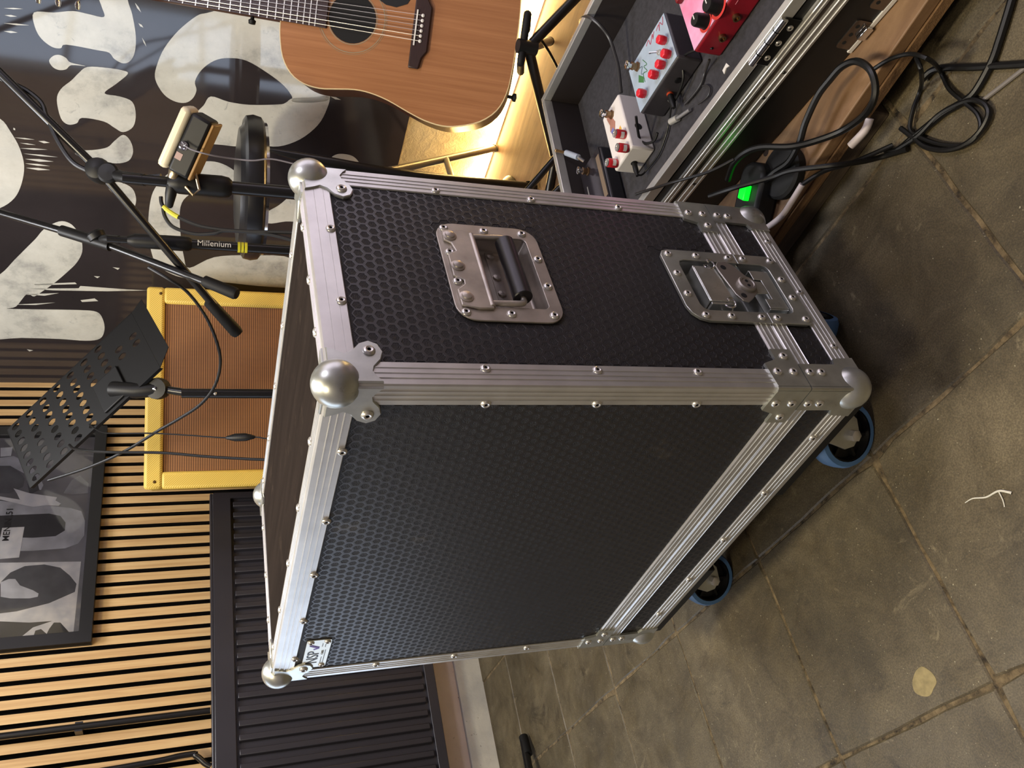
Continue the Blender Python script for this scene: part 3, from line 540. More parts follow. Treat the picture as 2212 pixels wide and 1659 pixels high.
# ================================================================ the flight case
W, D, Z0, Z1 = .702, .345, .15, .81
fc=thing('flight_case','large black hexagon-patterned flight case with aluminium edges and blue castors','flight case',T((-.351,.1725,0)))
Mc=T((.351,-.1725,0))
MH=Matrix(((0,0,1,0),(1,0,0,0),(0,1,0,0),(0,0,0,1)))            # handle face: a=y, b=z, out=+x
MF=Matrix(((1,0,0,0),(0,0,-1,0),(0,1,0,0),(0,0,0,1)))           # front face: a=x, b=z, out=-y
ML=Matrix(((0,0,-1,-W),(-1,0,0,0),(0,1,0,0),(0,0,0,1)))         # left face: a=-y, out=-x
MK=Matrix(((-1,0,0,0),(0,0,1,D),(0,1,0,0),(0,0,0,1)))           # back face: a=-x, out=+y
MT=T((0,0,Z1))
def P(name, mb, m, **k):
    return obj(name, mb, m, fc, Mc, **k)
SZ0,SZ1,SJ=.2195,.2675,.2425          # split band
E3=.0295
# ---- wall panels with their honeycomb emboss
def rects(a0,b0,a1,b1,holes):
    xs=sorted({a0,a1,*[h[0] for h in holes],*[h[2] for h in holes]}); ys=sorted({b0,b1,*[h[1] for h in holes],*[h[3] for h in holes]})
    xs=[x for x in xs if a0<=x<=a1]; ys=[y for y in ys if b0<=y<=b1]; out=[]
    for i in range(len(xs)-1):
        for j in range(len(ys)-1):
            mx_,my_=(xs[i]+xs[i+1])/2,(ys[j]+ys[j+1])/2
            if not any(h[0]<mx_<h[2] and h[1]<my_<h[3] for h in holes): out.append((xs[i],ys[j],xs[i+1],ys[j+1]))
    return out
def panel(name, Mx, a0,b0,a1,b1, holes=(), skip=(), hexes=True, m=None, eh=.00028):
    mb=MB()
    for r in rects(a0,b0,a1,b1,holes):
        mb.add([Mx@Vector((r[0],r[1],-.0002)),Mx@Vector((r[2],r[1],-.0002)),Mx@Vector((r[2],r[3],-.0002)),Mx@Vector((r[0],r[3],-.0002))],[(0,1,2,3)])
    pn=P(name, mb, m or HEXCELL)
    if not hexes: return pn
    hb=MB(); pitch=.0130; row=pitch*.866; R1=pitch/math.sqrt(3); R2=R1*.77; R3=R1*.735
    nb=int((b1-b0)/row)+2; na=int((a1-a0)/pitch)+2
    for j in range(nb):
        for i in range(na):
            ca=a0+i*pitch+(pitch/2 if j%2 else 0); cb=b0+j*row
            if not (a0+.004<ca<a1-.004 and b0+.004<cb<b1-.004): continue
            if any(s[0]<ca<s[2] and s[1]<cb<s[3] for s in skip): continue
            vs=[]
            for R,h in ((R1,eh),(R2,eh),(R3,.00005)):
                for k in range(6):
                    an=PI/6+k*PI/3; vs.append(Mx@Vector((min(max(ca+R*math.cos(an),a0),a1),min(max(cb+R*math.sin(an),b0),b1),h)))
            hb.cur=0; hb.add(vs,[(k,(k+1)%6,6+(k+1)%6,6+k) for k in range(6)]+[(6+k,6+(k+1)%6,12+(k+1)%6,12+k) for k in range(6)])
            hb.cur=1; o=len(hb.v)-18; hb.f.append(tuple(o+12+k for k in range(6))); hb.mi.append(1)
    e=obj('honeycomb_emboss', hb, [HEXRIM,HEXCELL], pn, angle=20); e['kind']='stuff'
    return pn
hp=(.112,.546,.239,.627); lp=(.122,.194,.220,.340)
panel('side_panel', MH, .026,SZ1-.004,D-.026,Z1-.026, holes=[hp,lp], skip=[(.086,.526,.263,.668),(.10,.17,.242,.366)])
panel('side_panel', MH, .026,Z0+.026,D-.026,SZ0+.004, holes=[lp], skip=[(.10,.17,.242,.366)])
panel('front_panel', MF, -W+.026,SZ1-.004,-.026,Z1-.026, skip=[(-.667,.731,-.566,.774)], eh=.0001)
panel('front_panel', MF, -W+.026,Z0+.026,-.026,SZ0+.004, eh=.0001)
panel('left_panel', ML, -D+.026,Z0+.026,-.026,Z1-.026, hexes=False)
panel('back_panel', MK, .026,Z0+.026,W-.026,Z1-.026, hexes=False)
panel('top_panel', MT, -W+.026,.026,-.026,D-.026, hexes=False, m=TOPLAM)
P('bottom_board', MB().box((-W+.004,.004,Z0+.001),(-.004,D-.004,Z0+.009)), BLACKP)
# ---- aluminium edge extrusions
TT=.0020
half=[(E3,0),(E3,.0010),(E3-.0010,TT)]
for c in (.0215,.0145,.0078):
    half+=[(c+.0010,TT),(c+.0006,TT+.0009),(c-.0006,TT+.0009),(c-.0010,TT)]
plain=[(E3,0),(E3,.0010),(E3-.0010,TT),(.0215,TT),(.0212,TT-.0003),(.0209,TT),(.0105,TT),(.0102,TT-.0003),(.0099,TT)]
def extr(name,e0,e1,nA,nB,fb=False):
    e0,e1,nA,nB=Vector(e0),Vector(e1),Vector(nA),Vector(nB)
    prof=[(-nB*s_+nA*h) for s_,h in half]+[nA*TT+nB*(TT-.0016),nA*(TT-.0016)+nB*TT]+[(-nA*s_+nB*h) for s_,h in reversed(plain if fb else half)]+[Vector((0,0,0))]
    n=len(prof); mb=MB(); mb.add([e0+p for p in prof]+[e1+p for p in prof],[(i,(i+1)%n,n+(i+1)%n,n+i) for i in range(n)]+[tuple(range(n-1,-1,-1)),tuple(range(n,2*n))])
    if (e1-e0).normalized().dot(nA.cross(nB))>0: mb.f=[f[::-1] for f in mb.f]
    return P(name, mb, ALU, angle=25)
X,Y,Z=Vector((1,0,0)),Vector((0,1,0)),Vector((0,0,1))
for (x,nx) in ((0,X),(-W,-X)):
    for (y,ny) in ((0,-Y),(D,Y)): extr('corner_extrusion',(x,y,SJ),(x,y,Z1-.004),nx,ny)
for zz,nz in ((Z1,Z),(Z0,-Z)):
    for (y,ny) in ((0,-Y),(D,Y)): extr('edge_extrusion',(-W+.004,y,zz),(-.004,y,zz),nz,ny)
    for (x,nx) in ((0,X),(-W,-X)): extr('edge_extrusion',(x,.004,zz),(x,D-.004,zz),nz,nx,fb=zz==Z1)
def band(Mx,a0,a1,z0,z1,flip):
    s_=[0,.0012,.0016,.0068,.0072,.0084,.0088,.0150,.0154,.0166,.0170,.0215,.0222,z1-z0]; h_=[.0008,.0024,.0016,.0016,.0027,.0027,.0016,.0016,.0027,.0027,.0016,.0016,.0026,.0010]
    prof=[(z0,0)]+[((z0+a) if not flip else (z1-a),b_) for a,b_ in zip(s_,h_)]+[(z1 if not flip else z0,0)]
    if flip: prof[0]=(z1,0)
    n=len(prof); mb=MB(); vs=[Mx@Vector((a,z,h)) for a in (a0,a1) for z,h in prof]
    fs=[(i,i+1,n+i+1,n+i) for i in range(n-1)]+[tuple(range(n)),tuple(range(2*n-1,n-1,-1))]
    if not flip: fs=[f[::-1] for f in fs]
    mb.add(vs,fs); return P('joint_extrusion', mb, ALU, angle=25)
for Mx,a0,a1,cut in ((MH,.004,D-.004,(.118,.224)),(MF,-W+.004,-.004,None),(ML,-D+.004,-.004,None),(MK,.004,W-.004,None)):
    segs=[(a0,a1)] if not cut else [(a0,cut[0]),(cut[1],a1)]
    for s0,s1 in segs:
        band(Mx,s0,s1,SJ+.0004,SZ1,False); band(Mx,s0,s1,SZ0,SJ-.0004,True)
# ---- rivets
rv=MB().lathe([(.0058,0),(.0058,.0008),(.0047,.0023),(.0034,.0029),(.0024,.0026),(.0018,.0022),(.0017,.0008),(0,.0008)],14)
rv.mi=[1 if all((Vector(rv.v[i]).xy.length<.0019) for i in f) else 0 for f in rv.f]
rvm=mesh_of(rv,'rivet',[RIVET,DARKHOLE])
def rivet(Mx,a,b_,h=TT,parent=None,sc=1.0):
    return obj('rivet', rvm, None, parent or fc, (Mc if parent is None else I4)@Mx@T((a,b_,h))@Matrix.Scale(sc,4))
for z in (.647,.517,.388):
    rivet(MH,.0215,z); rivet(MH,D-.0235,z); rivet(MF,-.0265,z-.003); rivet(MF,-W+.022,z+.005); 
for a in (.231,.114): rivet(MH,a,.7865)
for a in (.07,.17,.275): rivet(MH,a,.1635,sc=.9)
for a in (-.106,-.243,-.371,-.501,-.626): rivet(MF,a,.783)
for a in (-.096,-.225,-.352,-.476,-.598): rivet(MF,a,.1715)
for a in (-.12,-.25,-.38,-.51,-.63): rivet(MT,a,.022); rivet(MT,a,D-.022)
for a in (.09,.17,.26): rivet(MT,-.022,a); rivet(MT,-W+.022,a)
# ---- ball corners on the lid
petal=[(0,0),(.045,0),(.041,.010),(.037,.017),(.042,.026),(.052,.034),(.056,.044),(.0515,.053),(.041,.0575),(.030,.054),(.020,.046),(.013,.044),(.006,.048),(0,.053)]
petal_top=[(0,0),(.046,0),(.040,.012),(.037,.02),(.042,.03),(.048,.040),(.046,.047),(.040,.049),(.03,.043),(.02,.038),(.012,.041),(0,.047)]
def corner_map(x,y,z,da,db,dn):
    return Matrix(((da.x,db.x,dn.x,x),(da.y,db.y,dn.y,y),(da.z,db.z,dn.z,z),(0,0,0,1)))
for cx_,sx in ((0,1),(-W,-1)):
    for cy_,sy in ((0,-1),(D,1)):
        mb=MB()
        mb.sphere((cx_-sx*.0085,cy_-sy*.0085,Z1-.0085),.0245,24,16)
        for Mx,pl in ((corner_map(cx_,cy_,Z1,-sy*Y,-Z,sx*X),petal),(corner_map(cx_,cy_,Z1,-sx*X,-Z,sy*Y),petal),(corner_map(cx_,cy_,Z1,-sx*X,-sy*Y,Z),petal_top)):
            k=len(mb.f); mb.prism(pl,.0005,.0046,Mx,inset=.0012)
            if Mx.determinant()<0: mb.f[k:]=[f[::-1] for f in mb.f[k:]]
        bc=P('ball_corner', mb, ZINC)
        for dn,da in ((sx*X,-sy*Y),(sy*Y,-sx*X)):
            q=Vector((cx_,cy_,Z1))+da*.041-Z*.043+dn*.0046
            obj('rivet', rvm, None, bc, T(q)@dn.to_track_quat('Z','Y').to_matrix().to_4x4()@Matrix.Scale(1.15,4))
# ---- corner braces at the joint and base corners
brace=[(0,SJ-.002),(.060,SJ-.002),(.060,.2695),(.043,.2695),(.036,.289),(0,.287)]
basep=[(0,Z0-.001),(.048,Z0-.001),(.046,.180),(.036,.184),(.036,SJ-.0035),(0,SJ-.0035)]
for cx_,sx in ((0,1),(-W,-1)):
    for cy_,sy in ((0,-1),(D,1)):
        for name,pl,riv in (('corner_brace',brace,((.048,.2555),(.0225,.277),(.0225,.2535))),('base_corner',basep,((.0225,.229),(.0225,.2115)))):
            mb=MB(); Ms=(corner_map(cx_,cy_,0,-sy*Y,Z,sx*X),corner_map(cx_,cy_,0,-sx*X,Z,sy*Y))
            for Mx in Ms:
                k=len(mb.f); mb.prism(pl,.0005,.0046,Mx)
                if Mx.determinant()<0: mb.f[k:]=[f[::-1] for f in mb.f[k:]]
            zz0,zz1=(SJ-.002,.288) if name=='corner_brace' else (Z0-.001,SJ-.0035)
            mb.cyl((cx_+sx*.0016,cy_+sy*.0016,zz0),(cx_+sx*.0016,cy_+sy*.0016,zz1),.0030,n=12)
            if name=='base_corner': mb.sphere((cx_-sx*.0125,cy_-sy*.0125,Z0+.0125),.0265,24,16)
            o=P(name, mb, ZINC)
            for a,b_ in riv:
                for dn,da in ((sx*X,-sy*Y),(sy*Y,-sx*X)):
                    q=Vector((cx_,cy_,b_))+da*a+dn*.0046
                    obj('rivet', rvm, None, o, T(q)@dn.to_track_quat('Z','Y').to_matrix().to_4x4())
# ---- recessed sprung handle
hd=P('handle', MB().frame(rrect(.092,.532,.257,.662,.024,6),rrect(.114,.548,.237,.625,.007,6),.0008,.0032,MH), STEEL, bevel=.0006)
def dish(parent,name,a0,b0,a1,b1,depth,m,slope=.0):
    mb=MB(); o=[(a0,b0),(a1,b0),(a1,b1),(a0,b1)]; i=[(a0+slope,b0+slope),(a1-slope,b0+slope),(a1-slope,b1-slope),(a0+slope,b1-slope)]
    mb.add([MH@Vector((*p,.0015)) for p in o]+[MH@Vector((*p,-depth)) for p in i],[(4,5,6,7)]+[(k,(k+1)%4,4+(k+1)%4,4+k) for k in range(4)])
    mb.f=[mb.f[0]]+[f for f in mb.f[1:]]
    return obj(name, mb, m, parent, bevel=.003)
dish(hd,'dish',.1135,.5475,.2375,.6255,.019,STEEL,.006)
hg=MB(); hg.prism([(.1085,.6175),(.240,.6175),(.243,.6305),(.240,.655),(.222,.6555),(.217,.6475),(.203,.6445),(.196,.6555),(.160,.6555),(.153,.6445),(.146,.6455),(.137,.6555),(.112,.655),(.1075,.635)],.0033,.0066,MH); hg.cyl(MH@Vector((.112,.6190,.0045)),MH@Vector((.237,.6190,.0045)),.0036)
obj('hinge_plate',hg,STEEL,hd,bevel=.001)
for a in (.125,.176,.229):
    obj('dome_rivet', MB().lathe([(.0085,0),(.0085,.001),(.0062,.0016),(.0058,.0034),(.003,.0044),(0,.0046)],16,MH@T((a,.6475,.0066))), STEEL, hd)
for a,b_ in ((.2465,.651),(.203,.6515),(.153,.6515),(.1035,.6515),(.2465,.600),(.2465,.550),(.200,.5405),(.152,.5405),(.1035,.598),(.1035,.5455)): rivet(MH,a,b_,.0032,hd)
obj('inner_strap', MB().box((.126,.586,-.0186),(.231,.597,-.0168),MH), STEEL, hd)
for a in (.129,.157,.185,.222): obj('strap_rivet', MB().lathe([(.0052,0),(.0045,.0024),(0,.0032)],12,MH@T((a,.5915,-.0168))), STEEL, hd)
obj('bail', MB().tube(spline([MH@Vector(p) for p in ((.1185,.621,.004),(.1185,.600,.005),(.1185,.583,.006),(.121,.5795,.006),(.127,.579,.006),(.176,.579,.006),(.224,.579,.006),(.2305,.5795,.006),(.2325,.583,.006),(.2325,.600,.005),(.2325,.621,.004))],4),.0036,10), STEEL, hd)
gp=MB(); gp.lathe([(.0105,0),(.0116,.001),(.0116,.097),(.0105,.098)],20,T(MH@Vector((.127,.579,.006)))@(Vector((0,1,0)).to_track_quat('Z','Y').to_matrix().to_4x4()))
obj('grip', gp, mat('grip_rubber',(.085,.08,.09),.38), hd, label='black rubber grip')
# ---- recessed butterfly latch
uo=rrect(.105,.174,.237,.360,.012,5,rs=(.012,.024,.012,.012)); lt_=.0052
up_=[(.105,SJ+.0006),(.124,SJ+.0006),(.124,.328),(.127,.335),(.134,.338),(.208,.338),(.215,.335),(.218,.328),(.218,SJ+.0006),(.237,SJ+.0006),(.237,.346),(.234,.355),(.225,.360),(.130,.360),(.118,.356),(.109,.347),(.105,.335)]
lo_=[(.105,SJ-.0006),(.105,.186),(.108,.178),(.117,.174),(.225,.174),(.234,.178),(.237,.186),(.237,SJ-.0006),(.218,SJ-.0006),(.218,.206),(.215,.199),(.208,.196),(.134,.196),(.127,.199),(.124,.206),(.124,SJ-.0006)]
la=P('latch', MB().prism(up_,.0008,lt_,MH), ZINC, bevel=.0006)
obj('lower_plate', MB().prism(lo_,.0008,lt_,MH), ZINC, la, bevel=.0006)
dish(la,'dish',.1235,SJ,.2185,.3385,.019,ZINC,.004); dish(la,'lower_dish',.1235,.1955,.2185,SJ-.001,.019,ZINC,.004)
obj('dark_slot', MB().box((.150,.312,-.0188),(.190,.332,-.0184),MH), DARKHOLE, la)
br=MB(); br.prism([(.141,.283),(.205,.283),(.205,.318),(.141,.318)],.0035,.0053,MH); br.box((.137,.283,-.0188),(.1408,.318,.0040),MH); br.box((.2052,.283,-.0188),(.209,.318,.0040),MH); br.box((.141,.3182,-.0185),(.205,.3200,.0050),MH)
obj('bracket', br, ZINC, la, bevel=.001)
for a in (.1365,.2095):
    pts=[MH@Vector((a+.0065*math.cos(t*.5),.292+.0065*math.sin(t*.5),-.008+.0007*t)) for t in range(0,30)]
    obj('spring', MB().tube(pts,.0012,8), CHROME, la)
wg=MB(); wg.prism([(.216,.266),(.2145,.279),(.206,.2855),(.196,.2845),(.153,.2775),(.1415,.2715),(.1390,.2635),(.1435,.2570),(.158,.2405),(.170,.2370),(.182,.2410),(.210,.2575)],.0060,.0086,MH)
obj('wing', wg, mat('wing_steel',(.62,.60,.58),.4,.8), la, bevel=.0008)
for a,b_ in ((.2035,.2745),(.1505,.2665)): obj('wing_hole', MB().lathe([(.0042,0),(.0042,.0002),(0,.0002)],14,MH@T((a,b_,.0087))), DARKHOLE, la)
obj('rotor', MB().lathe([(.0135,0),(.0135,.003),(.0120,.0046),(.0095,.0046),(.0085,.0036),(0,.0036)],22,MH@T((.171,.2530,.0086))), mat('wing_steel',(.62,.60,.58),.4,.8), la)
for dx in (-.0042,.0042): obj('rotor_hole', MB().lathe([(.0024,0),(.0024,.0002),(0,.0002)],12,MH@T((.171+dx,.2530,.0123))), DARKHOLE, la)
obj('hook', MB().prism([(.160,.222),(.182,.222),(.184,.245),(.158,.245)],.0042,.0060,MH), ZINC, la, bevel=.0006)
sk=MB(); sk.prism([(.136,.199),(.207,.199),(.207,.2285),(.190,.2285),(.190,.217),(.153,.217),(.153,.2285),(.136,.2285)],.0010,.0026,MH); sk.box((.134,.199,-.0188),(.1362,.2285,.0015),MH); sk.box((.2068,.199,-.0188),(.209,.2285,.0015),MH)
obj('strike_plate', sk, ZINC, la, bevel=.0006)
for a,b_ in ((.1145,.338),(.1145,.300),(.1145,.2545),(.1145,.2305),(.2275,.348),(.2275,.305),(.2275,.2545),(.2275,.2305),(.2275,.185),(.1145,.185),(.152,.349),(.190,.349),(.155,.185),(.190,.185)): rivet(MH,a,b_,lt_,la,.95)
# ---- maker's plate on the front
npl=P('name_plate', MB().prism(rrect(-.664,.7345,-.5695,.7705,.004,4),.0006,.0018,MF), mat('plate_metal',(.78,.77,.72),.35,.6))
for a,b_ in ((-.6575,.7645),(-.576,.7645),(-.6575,.7405),(-.576,.7405)): rivet(MF,a,b_,.0018,npl,.85)
INKB=mat('black_ink',(.06,.06,.06),.5); INKG=mat('grey_ink',(.42,.42,.40),.5); INKV=mat('violet_ink',(.36,.22,.62),.5)
lettering('NSP',.0250,INKB,npl,MF@T((-.6275,.7565,.0020)))
lettering('CASES',.0052,INKG,npl,MF@T((-.612,.7440,.0020)))
fb=MB()
for q0,q1,qz in ((-.652,-.628,.7432),(-.650,-.604,.7395),(-.592,-.581,.7460),(-.594,-.580,.7415)): fb.prism([(q0,qz),(q1,qz),(q1,qz+.0012),(q0,qz+.0012)],.0018,.0020,MF)
obj('small_print',fb,INKG,npl)
ck=MB(); ck.prism([(-.6015,.7580),(-.5975,.7505),(-.5945,.7505),(-.5850,.7655),(-.5880,.7655),(-.5958,.7545),(-.5985,.7590)],.0018,.0021,MF); ck.prism([(-.5935,.7505),(-.5915,.7505),(-.5825,.7640),(-.5845,.7640)],.0018,.0021,MF)
obj('tick_mark',ck,INKV,npl)
# ---- castors on black boards
BLUE=mat('blue_tyre',(.30,.45,.62),.5); 
for bx in (-.130,-W+.130):
    for by in (.085,D-.085):
        P('castor_board', MB().box((bx-.112,by-.082,Z0-.023),(bx+.112,by+.078,Z0-.0021)), BLACKP, bevel=.002)
def caster(px_,py_,ang,off=.030):
    piv=Vector((px_,py_,0)); Mw=T(piv)@RZ(ang)            # local x = axle, wheel trails along -y
    c=P('castor', MB().box((-.042,-.050,.1235),(.042,.050,.1269),Mw), ZINC, bevel=.001)
    fk=MB(); fk.cyl(Mw@Vector((0,0,.112)),Mw@Vector((0,0,.1235)),.030,n=20); fk.box((-.0245,-.045,.106),(.0245,.03,.1125),Mw)
    for sx in (-1,1): fk.prism([(-.040,.111),(.030,.111),(.026,.092),(-.012,.043),(-.036,.036),(-.052,.046),(-.056,.062)],.0205*sx,.0245*sx,Mw@Matrix(((0,0,1,0),(1,0,0,0),(0,1,0,0),(0,0,0,1))))
    obj('fork', fk, ZINC, c, bevel=.001)
    A=Mw@T((0,-off-.006,.050))@RY(PI/2)
    obj('tyre', MB().lathe([(.0395,-.0175),(.0465,-.0165),(.0495,-.010),(.0500,0),(.0495,.010),(.0465,.0165),(.0395,.0175)],32,A,cap=False), BLUE, c, label='blue rubber tyre')
    hb=MB(); hb.lathe([(.0398,-.0160),(.0375,-.0165),(.0340,-.006),(.014,-.006),(.013,-.018),(0,-.018)],28,A,cap=False); hb.lathe([(0,.018),(.013,.018),(.014,.006),(.0340,.006),(.0375,.0165),(.0398,.0160)],28,A,cap=False); hb.lathe([(.0396,-.016),(.0396,.016)],28,A,cap=False)
    for k in range(6):
        a=k*PI/3; hb.box((.012,-.002,-.012),(.036,.002,.012),A@RZ(a))
    obj('hub', hb, BLACKP, c)
    ax=MB(); ax.lathe([(.0075,-.030),(.0075,-.0245),(.004,-.0245),(.004,.0245),(.0085,.0245),(.0085,.033),(.005,.0345),(0,.0345)],6,A)
    obj('axle_bolt', ax, RIVET, c)
    return c
caster(-.135,.078,math.radians(-44),.030)
caster(-.575,.086,math.radians(-42),.030)
caster(-.13,D-.085,math.radians(30)); caster(-W+.13,D-.085,math.radians(200))
# ================================================================ things on the riser
DECK=.070
def V(*a): return Vector(a)
# ---- tweed guitar amplifier on a black cabinet, turned across the corner
aL=V(-1.653,1.006,0); aR=V(-1.328,1.539,0); adir=(aR-aL).normalized(); aw=(aR-aL).length
aN=V(adir.y,-adir.x,0)
AMP=Matrix(((adir.x,-aN.x,0,aL.x),(adir.y,-aN.y,0,aL.y),(0,0,1,0),(0,0,0,1)))      # x along face, y into the cabinet
def _tweed(nt,b,noise,ramp,mix,bump,stretch):
    tc=nt.nodes.new('ShaderNodeTexCoord'); w=nt.nodes.new('ShaderNodeTexWave'); w.inputs['Scale'].default_value=95; w.bands_direction='DIAGONAL'
    nt.links.new(tc.outputs['Object'],w.inputs['Vector'])
    nt.links.new(ramp(w.outputs[1],[(.25,(.78,.65,.27)),(.75,(.90,.79,.41))]),b.inputs['Base Color']); b.inputs['Roughness'].default_value=.55
    bump(w.outputs[1],.2,.001)
TWEED=surface_mat('yellow_tweed',_tweed)
def _grille(nt,b,noise,ramp,mix,bump,stretch):
    tc=nt.nodes.new('ShaderNodeTexCoord'); 
    w=nt.nodes.new('ShaderNodeTexWave'); w.inputs['Scale'].default_value=48; w.bands_direction='Z'; nt.links.new(tc.outputs['Object'],w.inputs['Vector'])
    w2=nt.nodes.new('ShaderNodeTexWave'); w2.inputs['Scale'].default_value=75; w2.bands_direction='X'; nt.links.new(tc.outputs['Object'],w2.inputs['Vector'])
    c=mix(ramp(w.outputs[1],[(.15,(.40,.27,.17)),(.6,(.63,.45,.29))]),ramp(w2.outputs[1],[(.2,(.72,.66,.6)),(.7,(1,1,1))]),.8,'MULTIPLY')
    nt.links.new(c,b.inputs['Base Color']); b.inputs['Roughness'].default_value=.8
GRILLE=surface_mat('brown_grille_cloth',_grille)
az0,az1=.44,1.055
am=thing('guitar_amplifier','yellow tweed guitar amplifier with brown grille cloth standing in the corner','amplifier',AMP@T((aw/2,.12,az0)))
Ma=T((-aw/2,-.12,-az0))
ft=.052
obj('cabinet', MB().box((.006,.022,az0),(aw-.006,.235,az1-.006)), TWEED, am, Ma, bevel=.012)
for n,lo,hi in (('frame_top',(0,0,az1-ft),(aw,.030,az1)),('frame_bottom',(0,0,az0),(aw,.030,az0+ft)),('frame_side',(0,.0005,az0+ft-.004),(ft,.0295,az1-ft+.004)),('frame_side',(aw-ft,.0005,az0+ft-.004),(aw,.0295,az1-ft+.004))):
    obj(n, MB().box(lo,hi), TWEED, am, Ma, bevel=.009)
obj('grille_cloth', MB().box((ft-.004,.012,az0+ft-.004),(aw-ft+.004,.0225,az1-ft+.004)), GRILLE, am, Ma)
SCREW=mat('brass_screw',(.42,.32,.18),.4,.8)
for xx,zz in ((.022,az1-.03),(aw-.022,az1-.04),(.022,az0+.03),(aw-.022,az0+.03)): obj('screw', MB().lathe([(.005,0),(.0035,.0016),(0,.002)],10,T((xx,0,zz))@RX(PI/2)), SCREW, am, Ma)
for zz in (.9,.75,.6): obj('screw', MB().lathe([(.004,0),(.003,.0014),(0,.0018)],10,T((.0055,.13,zz))@RY(-PI/2)), SCREW, am, Ma)
sb=thing('speaker_cabinet','low black speaker cabinet underneath the yellow tweed amplifier','cabinet',AMP@T((aw/2,.12,DECK)))
obj('box', MB().box((-aw/2+.01,-.10,.0),(aw/2-.01,.105,.369)), BLACKP, sb, bevel=.01)
obj('grille_cloth', MB().box((-aw/2+.05,-.103,.04),(aw/2-.05,-.0995,.33)), mat('black_cloth',(.06,.06,.06),.9), sb)

# ---- microphone boom stands
def tri_base(parent, x, y, ang, z=DECK, R=.26, h=.17):
    obj('leg_collar', MB().cyl((x,y,z+h-.02),(x,y,z+h+.03),.024,n=16), BLACKP, parent)
    for k in range(3):
        a=ang+k*2*PI/3; ex,ey=x+R*math.cos(a),y+R*math.sin(a)
        l=obj('leg', MB().cyl((x+.02*math.cos(a),y+.02*math.sin(a),z+h),(ex,ey,z+.014),.008,n=10), BLACKM, parent)
        obj('rubber_foot', MB().lathe([(0,-.013),(.011,-.012),(.012,0),(.010,.010),(0,.012)],10,T((ex,ey,z+.0135))), RUBBER, l)
def seg(pts,i,j,t): return Vector(pts[i]).lerp(Vector(pts[j]),t)
def boom(parent, pts, r, grip_from):
    obj('boom', MB().tube(pts,r,12), BLACKM, parent)
    d=(Vector(pts[-1])-Vector(pts[-2])).normalized(); e=Vector(pts[-1])
    obj('counterweight', MB().lathe([(.006,-grip_from),(.0135,-grip_from+.006),(.0145,-.006),(.012,0),(0,.001)],14,T(e)@d.to_track_quat('Z','Y').to_matrix().to_4x4()), RUBBER, parent)
mx_,my_=-.493,.953
ma=thing('microphone_stand','black boom microphone stand with a white and black box clipped to its pole','mic stand',T((mx_,my_,DECK)))
ia=T((-mx_,-my_,-DECK))
def A_(n,mb,m,**k): return obj(n,mb,m,ma,ia,**k)
zc=1.078
A_('pole', MB().cyl((mx_,my_,DECK+.17),(mx_,my_,.86),.0135,n=16), BLACKM)
A_('upper_tube', MB().cyl((mx_,my_,.86),(mx_,my_,zc-.02),.0105,n=14), BLACKM)
A_('height_clutch', MB().lathe([(.0145,0),(.020,.006),(.0225,.02),(.0215,.10),(.017,.118),(.012,.122)],18,T((mx_,my_,.855))), BLACKP)
A_('swivel_arm', MB().tube(spline([(mx_,my_,zc-.06),(mx_-.012,my_+.018,zc-.03),(mx_-.035,my_+.055,zc+.0),(-.546,1.04,1.107)],4),.012,12), BLACKP)
A_('boom_clamp', MB().lathe([(0,-.026),(.022,-.024),(.025,-.01),(.025,.012),(.021,.024),(.012,.028),(0,.029)],18,T((-.546,1.04,1.107))@(V(.75,-.6,.25).to_track_quat('Z','Y').to_matrix().to_4x4())), BLACKP)
A_('clamp_knob', MB().lathe([(.008,0),(.020,.004),(.021,.014),(.017,.019),(0,.02)],20,T((-.531,1.012,1.085))@(V(.75,-.6,.25).to_track_quat('Z','Y').to_matrix().to_4x4())), BLACKP)
p_=[Vector(q) for q in BOOM_A]
o=A_('boom', MB().tube([p_[0]+(p_[0]-p_[1])*3,p_[0],p_[2],p_[-1]],.0090,12), BLACKM)
d_=(p_[-1]-p_[-2]).normalized()
A_('counterweight', MB().lathe([(.006,-.105),(.0130,-.10),(.0150,-.008),(.012,0),(0,.001)],14,T(p_[-1])@d_.to_track_quat('Z','Y').to_matrix().to_4x4()), RUBBER)
for k in range(3):
    a=.5+k*2*PI/3; ex,ey=mx_+.23*math.cos(a),my_+.23*math.sin(a)
    if k==2: ex,ey=mx_-.10,my_-.22
    l=A_('leg', MB().cyl((mx_,my_,.25),(ex,ey,DECK+.014),.008,n=10), BLACKM)
    obj('rubber_foot', MB().lathe([(0,-.013),(.011,-.012),(.012,0),(.010,.010),(0,.012)],10,T((ex,ey,DECK+.0135))), RUBBER, l)
bx_,by_=-.696,1.007
mb_=thing('microphone_stand','black boom microphone stand with white lettering and yellow tape rings on its pole','mic stand',T((bx_,by_,DECK)))
ib=T((-bx_,-by_,-DECK))
def B_(n,mb,m,**k): return obj(n,mb,m,mb_,ib,**k)
B_('pole', MB().cyl((bx_,by_,DECK+.17),(bx_,by_,.93),.0112,n=16), BLACKM)
B_('upper_tube', MB().cyl((bx_,by_,.93),(bx_,by_,1.10),.0080,n=14), BLACKM)
B_('height_clutch', MB().lathe([(.0118,0),(.0158,.006),(.0165,.02),(.0155,.115),(.011,.125),(.0085,.13)],18,T((bx_,by_,.93))), BLACKP)
clp=V(-.748,1.066,1.118)
B_('swivel_arm', MB().tube([(bx_,by_,1.075),(bx_-.01,by_+.012,1.10),tuple(clp)],.009,10), BLACKP)
q_=[Vector(q) for q in BOOM_B]
B_('boom', MB().tube([q_[0]+(q_[0]-q_[1])*3,q_[1],q_[3],q_[-1]],.0080,12), BLACKM)
dq=(q_[-1]-q_[-2]).normalized()
